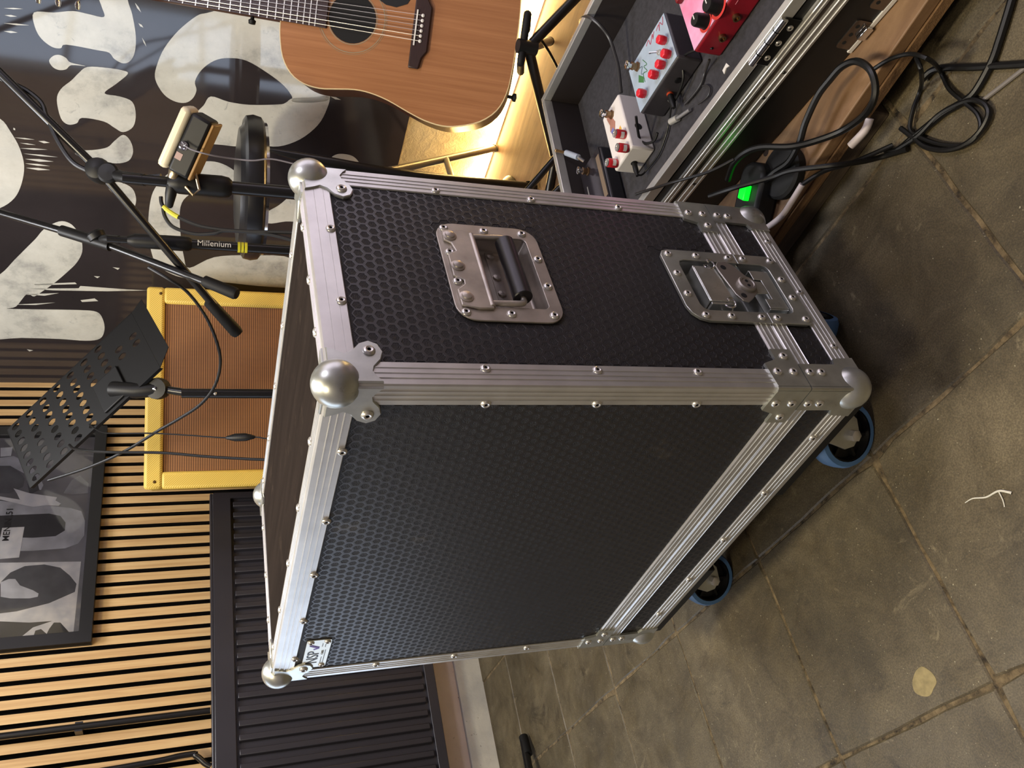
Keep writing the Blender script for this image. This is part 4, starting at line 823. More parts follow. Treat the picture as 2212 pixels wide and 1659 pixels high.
B_('counterweight', MB().lathe([(.006,-.085),(.0125,-.08),(.0135,-.006),(.011,0),(0,.001)],14,T(q_[-1])@dq.to_track_quat('Z','Y').to_matrix().to_4x4()), RUBBER)
B_('boom_sleeve', MB().cyl(tuple(q_[3]+(q_[1]-q_[3]).normalized()*.10),tuple(q_[3]+(q_[4]-q_[3]).normalized()*.03),.0125,n=12), BLACKP)
B_('clamp_knob', MB().lathe([(.007,0),(.019,.003),(.020,.015),(.016,.02),(0,.021)],20,T(tuple(clp+V(.0,-.004,.004)))@(V(.5,.7,.5).to_track_quat('Z','Y').to_matrix().to_4x4())), BLACKP)
YEL=mat('yellow_tape',(.78,.76,.16),.5)
for k in range(3): B_('tape_ring', MB().lathe([(.0112,0),(.0119,.0004),(.0119,.0056),(.0112,.006)],18,T((bx_,by_,.812+.0075*k)),cap=False), YEL)
tocam=V(.649,-.761,0)
side=V(-tocam.y,tocam.x,0)
def textM(pos,xdir,ydir):
    xdir=Vector(xdir).normalized(); ydir=Vector(ydir).normalized(); n=xdir.cross(ydir)
    return Matrix(((xdir.x,ydir.x,n.x,pos.x),(xdir.y,ydir.y,n.y,pos.y),(xdir.z,ydir.z,n.z,pos.z),(0,0,0,1)))
ttm=text_mesh('Millenium',.0185,.0001); ttm.materials.clear(); ttm.materials.append(mat('white_ink',(.85,.85,.85),.5))
tang=math.radians(20); tn=(tocam*math.cos(tang)+side*math.sin(tang)*1).normalized(); tside=V(-tn.y,tn.x,0)
# wrap the lettering round the tube
for v in ttm.vertices:
    th_=v.co.y/.0114; v.co=(v.co.x, v.co.y, .022*math.cos(v.co.y/.022)-.022+v.co.z)
obj('lettering', ttm, None, mb_, ib@textM(V(bx_,by_,.883)+tn*.0118,(0,0,-1),tside))
for k in range(3):
    a=.2+k*2*PI/3; ex,ey=bx_+.24*math.cos(a),by_+.24*math.sin(a)
    l=B_('leg', MB().cyl((bx_,by_,.25),(ex,ey,DECK+.014),.008,n=10), BLACKM)
    obj('rubber_foot', MB().lathe([(0,-.013),(.011,-.012),(.012,0),(.010,.010),(0,.012)],10,T((ex,ey,DECK+.0135))), RUBBER, l)

# ---- small white-topped box clipped to the stand
fwd=V(-.705,.611,-.360); rgt=V(.652,.758,.009); upp=V(-.278,.228,.933)      # facing directions of the box
def turned(c,ang,tilt=0,yw=0):
    xr=(rgt*math.cos(ang)+upp*math.sin(ang)); yr=(-rgt*math.sin(ang)+upp*math.cos(ang)); zr=-fwd
    M=Matrix(((xr.x,yr.x,zr.x,c[0]),(xr.y,yr.y,zr.y,c[1]),(xr.z,yr.z,zr.z,c[2]),(0,0,0,1)))
    return M@RX(tilt)@RY(yw)
dv=thing('battery_box','small white and black box with a plugged-in cable, clipped to the microphone stand pole','box',turned((-.405,.960,.945),math.radians(-29),.18,-.3))
obj('body', MB().box((-.062,-.030,-.05),(.062,.012,.0)), BLACKP, dv, bevel=.006)
obj('lid', MB().box((-.064,.0125,-.052),(.064,.034,.002)), mat('ivory_plastic',(.83,.79,.68),.45), dv, bevel=.008)
obj('base_trim', MB().box((-.060,-.0365,-.05),(.060,-.0305,.001)), mat('amber_trim',(.52,.38,.17),.5), dv, bevel=.002)
obj('jack_socket', MB().lathe([(.009,0),(.009,.003),(.006,.004),(.0045,.003),(0,.0025)],16,T((-.004,.000,0.0))), CHROME, dv)
obj('sticker', MB().box((-.034,-.005,.0),(-.020,.008,.0006)), mat('pink_sticker',(.60,.50,.47),.6), dv)
obj('plug_shell', MB().lathe([(.0095,0),(.0095,.02),(.011,.022),(.011,.05),(.0075,.075),(.005,.078)],16,T((-.060,.004,-.02))@RY(-PI/2)@RX(.25)), BLACKP, dv)
obj('plug_ring', MB().lathe([(.0098,0),(.0110,.003),(.0110,.018),(.0098,.02)],16,T((-.058,.004,-.02))@RY(-PI/2)@RX(.25)), mat('nickel',(.72,.66,.55),.3,.9), dv)
obj('clip', MB().tube([(-.045,-.034,-.02),(-.07,-.055,-.015),(-.085,-.05,-.01),(-.078,-.03,-.012)],.003,8), mat('nickel',(.72,.66,.55),.3,.9), dv)
def cable(name,label,pts,r,m=CABLE,per=6,group=None):
    pts=[Vector(p) for p in pts]
    return tag(obj(name, MB().tube(spline(pts,per),r,8), m), label, 'cable', group)
cable('thin_wire','thin grey wire hanging from the white and black box',WIRE_DEVICE,.0016,mat('grey_wire',(.36,.34,.35),.4))
c1=thing('audio_cable','black cable with a yellow tape tag hanging from the box plug','cable',T(CABLE_DEV1[0]))
i1=T((-CABLE_DEV1[0][0],-CABLE_DEV1[0][1],-CABLE_DEV1[0][2]))
obj('sheath', MB().tube(spline(CABLE_DEV1,6),.0037,8), CABLE, c1, i1)
obj('tape_tag', MB().tube(spline(CABLE_DEV1,6)[7:17],.0047,8), YEL, c1, i1, label='yellow tape tag')
cable('audio_cable','black cable drooping in a low curve below the yellow-tagged cable',CABLE_DEV2,.0036)
cable('audio_cable','black cable following the upper boom of the microphone stand',CABLE_BOOM_A,.0048)
cable('audio_cable','black cable looping from the lower boom across the tweed amplifier to the music stand',CABLE_BOOM_LOOP,.0036)
cable('audio_cable','black cable running straight down in front of the amplifier edge',CABLE_LOW,.0034)
cs=thing('switch_cable','thin black cable with an oval inline switch in front of the amplifier','cable',T(CABLE_SWITCH[0]))
i2=T((-CABLE_SWITCH[0][0],-CABLE_SWITCH[0][1],-CABLE_SWITCH[0][2]))
obj('sheath', MB().tube(spline(CABLE_SWITCH,6),.0018,8), CABLE, cs, i2)
s0,s1=Vector(CABLE_SWITCH[5]),Vector(CABLE_SWITCH[6])
obj('inline_switch', MB().lathe([(.0,-.004),(.004,0),(.0095,.02),(.0095,.045),(.004,.066),(0,.07)],14,T(s0)@(s1-s0).to_track_quat('Z','Y').to_matrix().to_4x4()), BLACKP, cs, i2)

# ---- music stand seen from behind
c00=V(-1.066,1.155,1.071); c10=V(-1.396,1.036,1.376); c01=V(-1.10,.91,1.012)
u_=(c10-c00); Lu=u_.length; u_.normalize(); v_=(c01-c00); v_=v_-u_*v_.dot(u_); Lv=v_.length*.80; v_.normalize(); n_=u_.cross(v_)
MD=Matrix(((u_.x,v_.x,n_.x,c00.x),(u_.y,v_.y,n_.y,c00.y),(u_.z,v_.z,n_.z,c00.z),(0,0,0,1)))
mp=V(-1.118,.93,DECK)
ms=thing('music_stand','black music stand with a perforated desk tilted sideways in front of the amplifier','music stand',T(mp))
im=T(-mp)
dk=MB(); nc,nr=9,8; cu,cv=Lu/nc,Lv/nr; th=.0016
for i in range(nc):
    for j in range(nr):
        x0,x1,y0,y1=i*cu,(i+1)*cu,j*cv,(j+1)*cv; solid=(i<2 and j not in (2,3)) or i==nc-1 and False
        outer=[(x1,(y0+y1)/2),(x1,y1),((x0+x1)/2,y1),(x0,y1),(x0,(y0+y1)/2),(x0,y0),((x0+x1)/2,y0),(x1,y0)]
        if solid or (1<=i<=3 and j>=4) : dk.prism([(x0,y0),(x1,y0),(x1,y1),(x0,y1)],0,th); continue
        cxm,cym=(x0+x1)/2,(y0+y1)/2; inner=[(cxm+cu*.26*math.cos(k*PI/4),cym+cv*.33*math.sin(k*PI/4)) for k in range(8)]
        dk.frame(outer,inner,0,th)
obj('desk', dk, mat('desk_paint',(.04,.037,.036),.5,spec=.3), ms, im@MD)
fl_=MB(); fl_.box((0,Lv,-.008),(Lu,Lv+.0015,.002)); fl_.prism([(-.042,-.012),(-.0005,0),(-.0005,Lv),(-.045,Lv-.03)],0,.0016); fl_.box((Lu,0,-.008),(Lu+.0015,Lv,.002)); fl_.box((0,-.0015,-.008),(Lu,0,.002))
obj('flange', fl_, mat('desk_paint',(.04,.037,.036),.5,spec=.3), ms, im@MD)
ctr=MD@V(Lu*.30,Lv*.78,-.0); ptop=V(-1.132,.957,1.005)
obj('desk_plate', MB().box((Lu*.22,Lv*.50,.0017),(Lu*.40,Lv*.96,.008)), BLACKP, ms, im@MD, bevel=.002)
obj('tilt_arm', MB().tube([tuple(MD@V(Lu*.30,Lv*.75,.006)),tuple((ctr+ptop)/2+V(.012,-.012,0)),tuple(ptop)],.020,12), BLACKP, ms, im)
obj('pivot', MB().lathe([(0,-.02),(.026,-.018),(.028,0),(.026,.018),(0,.02)],18,T(ptop)@(-fwd).to_track_quat('Z','Y').to_matrix().to_4x4()), BLACKP, ms, im)
obj('pivot_bolt', MB().lathe([(.005,0),(.0045,.002),(0,.003)],12,T(ptop-fwd*.0201)@(-fwd).to_track_quat('Z','Y').to_matrix().to_4x4()), CHROME, ms, im)
obj('pole', MB().cyl(tuple(mp+V(0,0,.15)),tuple(mp+V(0,0,.88)),.0122,n=16), BLACKM, ms, im)
obj('upper_pole', MB().cyl(tuple(mp+V(0,0,.86)),(ptop.x,ptop.y,ptop.z),.0100,n=14), BLACKM, ms, im)
obj('pole_rivet', MB().lathe([(.004,0),(.003,.0015),(0,.002)],10,T(mp+V(.0088,-.0085,.80))@V(.7,-.7,0).to_track_quat('Z','Y').to_matrix().to_4x4()), RIVET, ms, im)
for k in range(3):
    a=.9+k*2*PI/3; e=mp+V(.22*math.cos(a),.22*math.sin(a),.013)
    l=obj('leg', MB().cyl(tuple(mp+V(0,0,.2)),tuple(e),.007,n=10), BLACKM, ms, im)
    obj('rubber_foot', MB().sphere(tuple(e),.0125,12,8), RUBBER, l)

# ---- padded stool
sc_=V(-.789,1.352,DECK)
so=thing('bar_stool','round black padded stool seat behind the microphone stands','stool',T(sc_))
sh=.715
obj('seat', MB().lathe([(0,sh-.025),(.172,sh-.025),(.182,sh-.018),(.186,sh+.0),(.182,sh+.018),(.172,sh+.024),(.165,sh+.021),(.158,sh+.026),(.150,sh+.034),(.10,sh+.040),(0,sh+.042)],40), mat('black_vinyl',(.11,.11,.12),.30), so)
obj('seat_ring', MB().lathe([(.15,sh-.032),(.170,sh-.032),(.170,sh-.0252),(.15,sh-.0252)],36,cap=False), CHROME, so)
obj('column', MB().lathe([(.022,.02),(.022,.40),(.016,.402),(.016,sh-.033)],18), BLACKM, so)
obj('base', MB().lathe([(.10,.0005),(.102,.006),(.09,.014),(.03,.024),(0,.026)],30), BLACKM, so)

# ---- folded stand: sloping black leg and grey tube foot by the wall
lg=thing('keyboard_stand','folded black tube stand with a sloping leg resting on the plywood riser','stand',T((-.585,1.195,DECK)))
il=T((.585,-1.195,-DECK))
lp_=[(-.439,1.02,.781),(-.447,1.018,.72),(-.462,1.018,.57),(-.497,1.06,.399),(-.603,1.216,.087)]
obj('leg', MB().tube(spline(lp_,6),.012,12,radii=[.003+.010*min(1,i/9) for i in range(25)]), BLACKM, lg, il)
obj('rubber_end', MB().cyl((-.592,1.200,.106),(-.605,1.2185,.0865),.016,.0155,n=14), RUBBER, lg, il)
GT=mat('grey_tube',(.52,.50,.46),.35,.5)
BRASS_TUBE=[(-.578,1.161,.597),(-.563,1.172,.475),(-.722,1.565,.0835)]
obj('cross_tube', MB().tube(BRASS_TUBE[:1]+[(-.565,1.168,.49),(-.567,1.182,.464)]+BRASS_TUBE[2:],.0105,12), GT, lg, il)
obj('end_cap', MB().cyl(BRASS_TUBE[2],tuple(Vector(BRASS_TUBE[2])+(Vector(BRASS_TUBE[2])-Vector(BRASS_TUBE[1])).normalized()*.03),.0125,n=12), GT, lg, il)
obj('strut', MB().cyl(tuple(Vector(BRASS_TUBE[1]).lerp(Vector(BRASS_TUBE[2]),.47)),(-.513,1.082,.355),.008,n=10), GT, lg, il)
# ---- acoustic guitar on its stand
gz=V(-.165,.325,.93).normalized(); gx=V(.78,.63,0); gx=(gx-gz*gx.dot(gz)).normalized(); gy=gz.cross(gx)
gb=V(-.176,1.115,.287)
GM=Matrix(((gx.x,gy.x,gz.x,gb.x),(gx.y,gy.y,gz.y,gb.y),(gx.z,gy.z,gz.z,gb.z),(0,0,0,1)))
gt=thing('acoustic_guitar','acoustic guitar with an orange-brown top standing upright before the black banner','guitar',GM)
hw=[(0,0),(.06,.001),(.11,.006),(.150,.022),(.180,.055),(.197,.10),(.202,.135),(.196,.175),(.182,.215),(.164,.26),(.154,.30),(.152,.335),(.157,.375),(.161,.41),(.156,.445),(.138,.475),(.105,.496),(.06,.506),(.03,.508)]
hs=spline([(a*.94,b_*.99,0) for a,b_ in hw],3); outl=[(p.x,p.y) for p in hs]+[(-p.x,p.y) for p in reversed(hs[1:])]
MG=Matrix(((1,0,0,0),(0,0,-1,0),(0,1,0,0),(0,0,0,1)))       # outline plane, out = towards the front
def _gtop(nt,b,noise,ramp,mix,bump,stretch):
    tc=nt.nodes.new('ShaderNodeTexCoord'); mp_=nt.nodes.new('ShaderNodeMapping'); mp_.inputs['Scale'].default_value=(120,20,3); nt.links.new(tc.outputs['Object'],mp_.inputs[0])
    nt.links.new(ramp(noise(1.0,5,.6,mp_.outputs[0]),[(.3,(.54,.36,.225)),(.7,(.62,.43,.285))]),b.inputs['Base Color']); b.inputs['Roughness'].default_value=.22; b.inputs['Coat Weight'].default_value=.3; b.inputs['Coat Roughness'].default_value=.12
GTOP=surface_mat('aged_spruce',_gtop)
obj('soundboard', MB().prism(outl,0,.003,MG@T((0,0,0))), GTOP, gt)
obj('sides', MB().prism(outl,-.098,-.0002,MG), mat('mahogany',(.25,.12,.07),.3), gt)
bi=[(x*1.006,y*1.003-.0006) for x,y in outl]
obj('binding', MB().frame(bi,[(x*.993,y*.997+.0008) for x,y in outl],-.003,.0034,MG), mat('cream_binding',(.80,.72,.55),.4), gt)
obj('sound_hole', MB().lathe([(.0505,0),(.0505,.0004),(0,.0004)],32,MG@T((0,.352,.003))), mat('hole_dark',(.03,.025,.03),.9), gt)
for r0,r1 in ((.0515,.0535),(.0685,.0705),(.073,.0738)): obj('rosette_ring', MB().lathe([(r0,0),(r0,.0003),(r1,.0003),(r1,0)],40,MG@T((0,.352,.0031)),cap=False), mat('rosette',(.52,.45,.34),.4), gt)
RW=mat('rosewood',(.17,.10,.085),.35,vary=.2,scale=60,stretch=(1,1,8))
obj('bridge', MB().prism([(-.082,.222),(.082,.222),(.082,.200),(.06,.196),(.045,.186),(-.045,.186),(-.06,.196),(-.082,.200)],.003,.011,MG), RW, gt, bevel=.002)
obj('saddle', MB().box((-.036,.2135,.011),(.036,.2165,.0145),MG), WHITEP, gt)
for k in range(6):
    sx=-.026+.0104*k; obj('bridge_pin', MB().lathe([(.0036,0),(.0036,.002),(.002,.0036),(0,.004)],10,MG@T((sx,.203,.011))), WHITEP, gt)
obj('pickguard', MB().prism([(.060,.335),(.048,.305),(.038,.285),(.036,.262),(.046,.240),(.070,.228),(.098,.240),(.108,.28),(.100,.32),(.08,.342)],.003,.0042,MG), BLACKP, gt)
fb0,fb1=.405,.872
obj('fretboard', MB().prism([(-.0285,fb0),(.0285,fb0),(.0222,fb1),(-.0222,fb1)],.003,.0095,MG), RW, gt)
obj('neck', MB().prism([(-.0275,.50),(.0275,.50),(.0215,fb1+.01),(-.0215,fb1+.01)],-.018,.003,MG), mat('mahogany',(.25,.12,.07),.3), gt, bevel=.006)
for k in range(20):
    z=fb1-(.648*(1-2**(-(k+1)/12)))
    if z<fb0+.002: break
    ww=.0222+(.0285-.0222)*(fb1-z)/(fb1-fb0); obj('fret', MB().box((-ww,z-.0011,.0095),(ww,z+.0011,.0106),MG), RIVET, gt)
for k in (3,5,7,9):
    z=fb1-.648*(1-2**(-(k-.5)/12)); obj('fret_dot', MB().lathe([(.003,0),(.003,.0002),(0,.0002)],10,MG@T((0,z,.0096))), WHITEP, gt)
obj('headstock', MB().prism([(-.024,fb1+.008),(.024,fb1+.008),(.038,fb1+.05),(.036,fb1+.19),(-.036,fb1+.19),(-.038,fb1+.05)],-.014,.002,MG), mat('headstock_black',(.08,.06,.055),.3), gt, bevel=.002)
for sx in (-1,1):
    for k in range(3):
        z=fb1+.065+.042*k; tb=MB(); tb.cyl(MG@V(sx*.036,z,-.006),MG@V(sx*.050,z,-.006),.003,n=8); tb.lathe([(0,-.007),(.006,-.006),(.0085,0),(.006,.006),(0,.007)],12,MG@T((sx*.058,z,-.006))@RY(PI/2)@Matrix.Diagonal((1.1,.55,1.3,1)))
        obj('tuning_peg', tb, CHROME, gt)
for k in range(6):
    sx=-.026+.0104*k; nx=-.017+.0068*k
    obj('string', MB().cyl(MG@V(sx,.2055,.0135),MG@V(nx,fb1+.004,.0125),.0007-.00005*k,n=6), RIVET, gt)
obj('strap_button', MB().lathe([(.004,0),(.004,.01),(.009,.013),(.009,.019),(0,.021)],14,T((-.105,.02,.004))@RX(PI)), BLACKP, gt)
obj('strap_peg', MB().lathe([(.004,0),(.004,.006),(.008,.009),(.007,.016),(0,.017)],14,MG@T((-.025,.565,-.004))@RY(-PI/2)@RX(0)), BLACKP, gt)
gs=thing('guitar_stand','black tubular A-frame stand holding the acoustic guitar','guitar stand',T((-.20,1.16,DECK)))
ig=T((.20,-1.16,-DECK))
jt=V(-.163,1.085,.283)
obj('cradle', MB().tube(spline([tuple(jt+gx*-.03+gy*.11),tuple(jt+gx*-.032+gy*.02),tuple(jt+gx*-.03-gy*.004),tuple(jt),tuple(jt+gx*.06-gy*.004),tuple(jt+gx*.062+gy*.02),tuple(jt+gx*.06+gy*.11)],4),.0085,10), RUBBER, gs, ig)
obj('hub', MB().cyl(tuple(jt-V(0,0,.03)),tuple(jt+V(.0,.0,.012)),.015,n=14), BLACKP, gs, ig)
for e in (V(-.471,1.167,.082),V(.02,1.21,.082)):
    l=obj('leg', MB().cyl(tuple(jt-V(0,0,.012)),tuple(e),.0110,n=12), BLACKM, gs, ig); obj('rubber_foot', MB().sphere(tuple(e),.0118,12,8), RUBBER, l)
l=obj('rear_leg', MB().cyl(tuple(jt-V(0,0,.015)),(-.30,1.42,.082),.0105,n=12), BLACKM, gs, ig); obj('rubber_foot', MB().sphere((-.30,1.42,.082),.0118,12,8), RUBBER, l)
obj('foot_bar', MB().cyl((-.445,1.178,.0805),(-.60,1.108,.0805),.0104,n=12), BLACKM, gs, ig)
cable('stand_cable','thin cable hanging down from the guitar stand to the riser',[(-.150,1.13,.245),(-.20,1.14,.19),(-.27,1.15,.13),(-.36,1.17,.078)],.003)

# ---- pedal flight case: open tray
PC=Matrix(((.9655,.26,0,.1244),(-.26,.9655,0,.4621),(0,0,1,DECK),(0,0,0,1)))
pc=thing('pedal_case','open black tray flight case with silver rails holding effect pedals','flight case',PC)
BLK=mat('black_laminate',(.055,.053,.057),.5,vary=.15,scale=20); CARPET=mat('tray_carpet',(.175,.17,.187),.95,vary=.25,scale=120,bump=.6,bscale=500)
INN=mat('brown_black_board',(.135,.11,.108),.6)
xl,xr,yd,h=-.525,.62,.472,.1455
obj('tray_floor', MB().box((xl+.010,.010,.052),(xr-.010,yd-.010,.0645)), CARPET, pc)
obj('underside', MB().box((xl+.002,.002,.001),(xr-.002,yd-.002,.051)), BLK, pc)
for lo,hi in (((xl,0,.0),(xr,.009,h)),((xl,yd-.009,.0),(xr,yd,h)),((xl,.0092,.0),(xl+.009,yd-.0092,h)),((xr-.009,.0092,.0),(xr,yd-.0092,h))): obj('side_board', MB().box(lo,hi), INN, pc)
obj('front_board', MB().box((xl+.0,-.0022,.002),(xr,-.0002,h-.02)), BLK, pc)
for n,lo,hi in (('rim_extrusion',(xl-.001,-.0035,h-.017),(xr,.0095,h+.0018)),('rim_extrusion',(xl-.0025,yd-.0095,h-.016),(xr,yd+.0025,h+.0014)),('rim_extrusion',(xl-.003,.0097,h-.018),(xl+.0095,yd-.0097,h+.0016))): obj(n, MB().box(lo,hi), ALU, pc, bevel=.0012)
def rail(z0,z1,name):
    s_=[(z0,-.0022),(z0,-.0060),(z0+.003,-.0060),(z0+.0035,-.0075),(z0+.005,-.0075),(z0+.0055,-.0060),(z1-.0055,-.0060),(z1-.005,-.0075),(z1-.0035,-.0075),(z1-.003,-.0060),(z1,-.0060),(z1,-.0022)]
    mb=MB(); n=len(s_); mb.add([(x,y_,z_) for x in (xl,xr) for z_,y_ in s_],[(i,i+1,n+i+1,n+i) for i in range(n-1)]+[tuple(range(n-1,-1,-1)),tuple(range(n,2*n))]); obj(name, mb, ALU, pc, angle=20)
rail(.098,.113,'middle_rail'); rail(.072,.090,'middle_rail')
obj('rail_groove', MB().box((xl,-.0045,.0905),(xr,-.0022,.0975)), mat('groove_brown',(.22,.18,.15),.6), pc)
for x in (-.4,-.2,0,.05,.3,.5): obj('rail_screw', MB().lathe([(.003,0),(.0022,.0012),(0,.0015)],8,T((x,-.006,.081))@RX(PI/2)), BLACKM, pc)
hx0,hx1=.055,.135
hn=obj('hinge', MB().box((hx0,-.0056,h-.032),(hx1,-.0036,h-.006)), BLACKM, pc, bevel=.0008)
for k in range(4): obj('knuckle', MB().cyl((hx0+.001+k*.0198,-.0075,h-.004),(hx0+.0192+k*.0198,-.0075,h-.004),.0052,n=12), CHROME, hn)
for k in range(3): obj('rivet', rvm, None, hn, T((hx0+.014+k*.026,-.0056,h-.022))@RX(PI/2)@Matrix.Scale(.8,4))
for cx_ in (.128,.196):
    ct=obj('catch', MB().prism(rrect(cx_-.024,.002,cx_+.024,.034,.005,3),.0023,.0040,Matrix(((1,0,0,0),(0,0,-1,0),(0,1,0,0),(0,0,0,1)))), mat('dark_chrome',(.45,.42,.40),.2,.9), pc)
    for dx in (-.014,.0,.014): obj('catch_hole', MB().lathe([(.003,0),(.003,.0002),(0,.0002)],10,T((cx_+dx,-.0041,.026))@RX(PI/2)), DARKHOLE, ct)
    obj('catch_hook', MB().box((cx_-.002,-.010,.004),(cx_+.018,-.0042,.016)), CHROME, ct, bevel=.001)
obj('bottom_strip', MB().box((.10,-.0050,.003),(.30,-.0023,.009)), WHITEP, pc)

def box_pedal(name,label,x0,x1,y0,y1,ht,m,cat='pedal',bev=.004,M=None,top=None):
    M=PC@T(((x0+x1)/2,(y0+y1)/2,.0648)); w,d=(x1-x0)/2,(y1-y0)/2
    t=thing(name,label,cat,M,'effect pedals in the tray case'); 
    obj('enclosure', MB().box((-w,-d,0),(w,d,ht)), m, t, bevel=bev)
    if top: obj('top_plate', MB().box((-w+.002,-d+.002,ht),(w-.002,d-.002,ht+.001)), top, t)
    return t,M,w,d
def loc(M,p): return M.inverted()@(PC@Vector(p))
def footswitch(t,x,y,z):
    mb=MB(); mb.lathe([(.009,0),(.009,.0025),(.0065,.0030),(.0065,.009),(.0078,.0095),(.0078,.013)],6,T((x,y,z))); obj('switch_nut', mb, mat('brassy_nut',(.55,.45,.34),.3,.9), t)
    obj('foot_switch', MB().lathe([(.0045,.012),(.0045,.020),(.0075,.0205),(.0078,.0235),(.006,.0245),(0,.025)],16,T((x,y,z))), CHROME, t)
# white pedal with can-shaped knobs
wp,wM,ww_,wd=box_pedal('effect_pedal','white box pedal with three red can-shaped knobs',-.366,-.295,.149,.277,.0502,mat('pedal_white',(.82,.80,.78),.35))
RC=mat('can_red',(.74,.14,.17),.35); SIL=mat('can_silver',(.80,.80,.80),.25,.9)
for k,p in enumerate(CANS):
    q=loc(wM,p); q.z=.0502; kn=obj('knob', MB().lathe([(.0075,0),(.0085,.002),(.0085,.0185),(.0075,.0205)],18,T(q)), RC, wp)
    obj('can_lid', MB().lathe([(.0076,.0205),(.0076,.0222),(.0066,.0222),(.0062,.0212),(0,.0212)],18,T(q),cap=False), SIL, kn)
    pa=[]; me_=MB()
    for i in range(7):
        a=math.radians(-95+ (k*12) + i*14); me_.v+=[q+V(.00865*math.cos(a),.00865*math.sin(a),.0055),q+V(.00865*math.cos(a),.00865*math.sin(a),.0125)]
        if i: me_.f.append((2*i-2,2*i,2*i+1,2*i-1)); me_.mi.append(0)
    obj('white_band', me_, WHITEP, kn)
q=loc(wM,WSW); footswitch(wp,q.x,q.y,.0502)
obj('jack_hole', MB().lathe([(.0075,0),(.0075,.0004),(0,.0004)],18,T((ww_,-.012,.024))@RY(PI/2)), DARKHOLE, wp)
obj('jack_hole', MB().lathe([(.0065,0),(.0065,.0004),(0,.0004)],18,T((-.006,-wd,.024))@RX(PI/2)), DARKHOLE, wp)
obj('plug', MB().lathe([(.005,0),(.005,.018),(.003,.026),(.003,.03)],12,T((-.006,-wd,.024))@RX(PI/2)), BLACKP, wp)
art=MB(); art.prism([(-.02,.05),(-.006,.056),(.004,.048),(.0,.036),(.006,.022),(-.002,.006),(-.012,.004),(-.018,.018),(-.014,.03)],.0502,.0504); obj('printed_patch', art, mat('print_tan',(.62,.44,.38),.5), wp)
art=MB(); art.prism([(-.016,.016),(-.006,.018),(.0,.002),(-.010,.0)],.0504,.0506); obj('printed_patch', art, mat('print_blue',(.42,.44,.66),.5), wp)
art=MB(); art.prism([(.008,-.002),(.018,.002),(.02,-.008),(.01,-.01)],.0502,.0504); obj('printed_patch', art, mat('print_yellow',(.78,.60,.22),.5), wp)
# grey pedal with red knobs
gp_,gM,gw,gd=box_pedal('effect_pedal','dark grey box pedal with pale blue face and five red knobs',-.247,-.110,.182,.285,.0490,mat('pedal_grey',(.20,.19,.21),.45,vary=.1,scale=60),top=mat('pale_blue_plate',(.58,.64,.70),.4,vary=.1,scale=25))
RK=mat('knob_red',(.76,.13,.19),.35)
for p in KNOBS:
    q=loc(gM,p); q.z=.050; q.x=max(min(q.x,gw-.012),-gw+.012); q.y=max(min(q.y,gd-.012),-gd+.012)
    kn=obj('knob', MB().lathe([(.0080,.003),(.0080,.006),(.0088,.008),(.0082,.016),(.0070,.018),(0,.018)],6,T(q)), RK, gp_, bevel=.001); obj('knob_nut', MB().lathe([(.0062,0),(.0062,.0032)],6,T(q)), RIVET, kn)
q=loc(gM,GSW); footswitch(gp_,q.x,min(q.y,gd-.01),.050)
q=loc(gM,GTOG); tg=obj('toggle_nut', MB().lathe([(.005,0),(.005,.003),(.0032,.0035),(.0032,.006)],6,T((q.x,q.y,.050))), RIVET, gp_); obj('toggle_lever', MB().cyl((q.x,q.y,.054),(q.x-.008,q.y+.004,.066),.0014,.0019,n=8), CHROME, tg)
SCR=mat('red_scribble',(.62,.26,.34),.5); GRN=mat('green_scribble',(.22,.42,.24),.5)
def scribble(t,pts,z,m,r=.0007): obj('printed_scribble', MB().tube(spline([(x,y,z) for x,y in pts],4),r,5), m, t)
scribble(gp_,[(.062,.046),(.056,.034),(.050,.045),(.044,.032),(.046,.044),(.036,.040)],.0503,SCR); scribble(gp_,[(.030,.046),(.022,.036),(.024,.046),(.012,.034),(.010,.046),(.0,.042)],.0503,SCR)
scribble(gp_,[(-.020,.030),(-.012,.012),(-.022,.016),(-.016,.0),(-.028,.006),(-.030,-.012)],.0503,GRN); scribble(gp_,[(-.034,.024),(-.026,.020),(-.034,.010),(-.024,.004)],.0503,mat('grey_scribble',(.35,.42,.46),.5))
art=MB(); art.prism([(-.042,.016),(-.030,.0),(-.034,-.010),(-.048,.004)],.0500,.0503); obj('printed_patch', art, GRN, gp_)
obj('jack_socket', MB().lathe([(.006,0),(.006,.002),(.004,.0025),(0,.002)],12,T((.02,-gd,.022))@RX(PI/2)), BLACKM, gp_)
obj('plug', MB().lathe([(.0055,0),(.0055,.022),(.0035,.032)],12,T((-.012,-gd,.020))@RX(PI/2)), BLACKP, gp_)
obj('plug_ring', MB().lathe([(.0060,0),(.0060,.004)],12,T((-.012,-gd,.020))@RX(PI/2)), mat('orange_ring',(.66,.24,.12),.4), gp_)
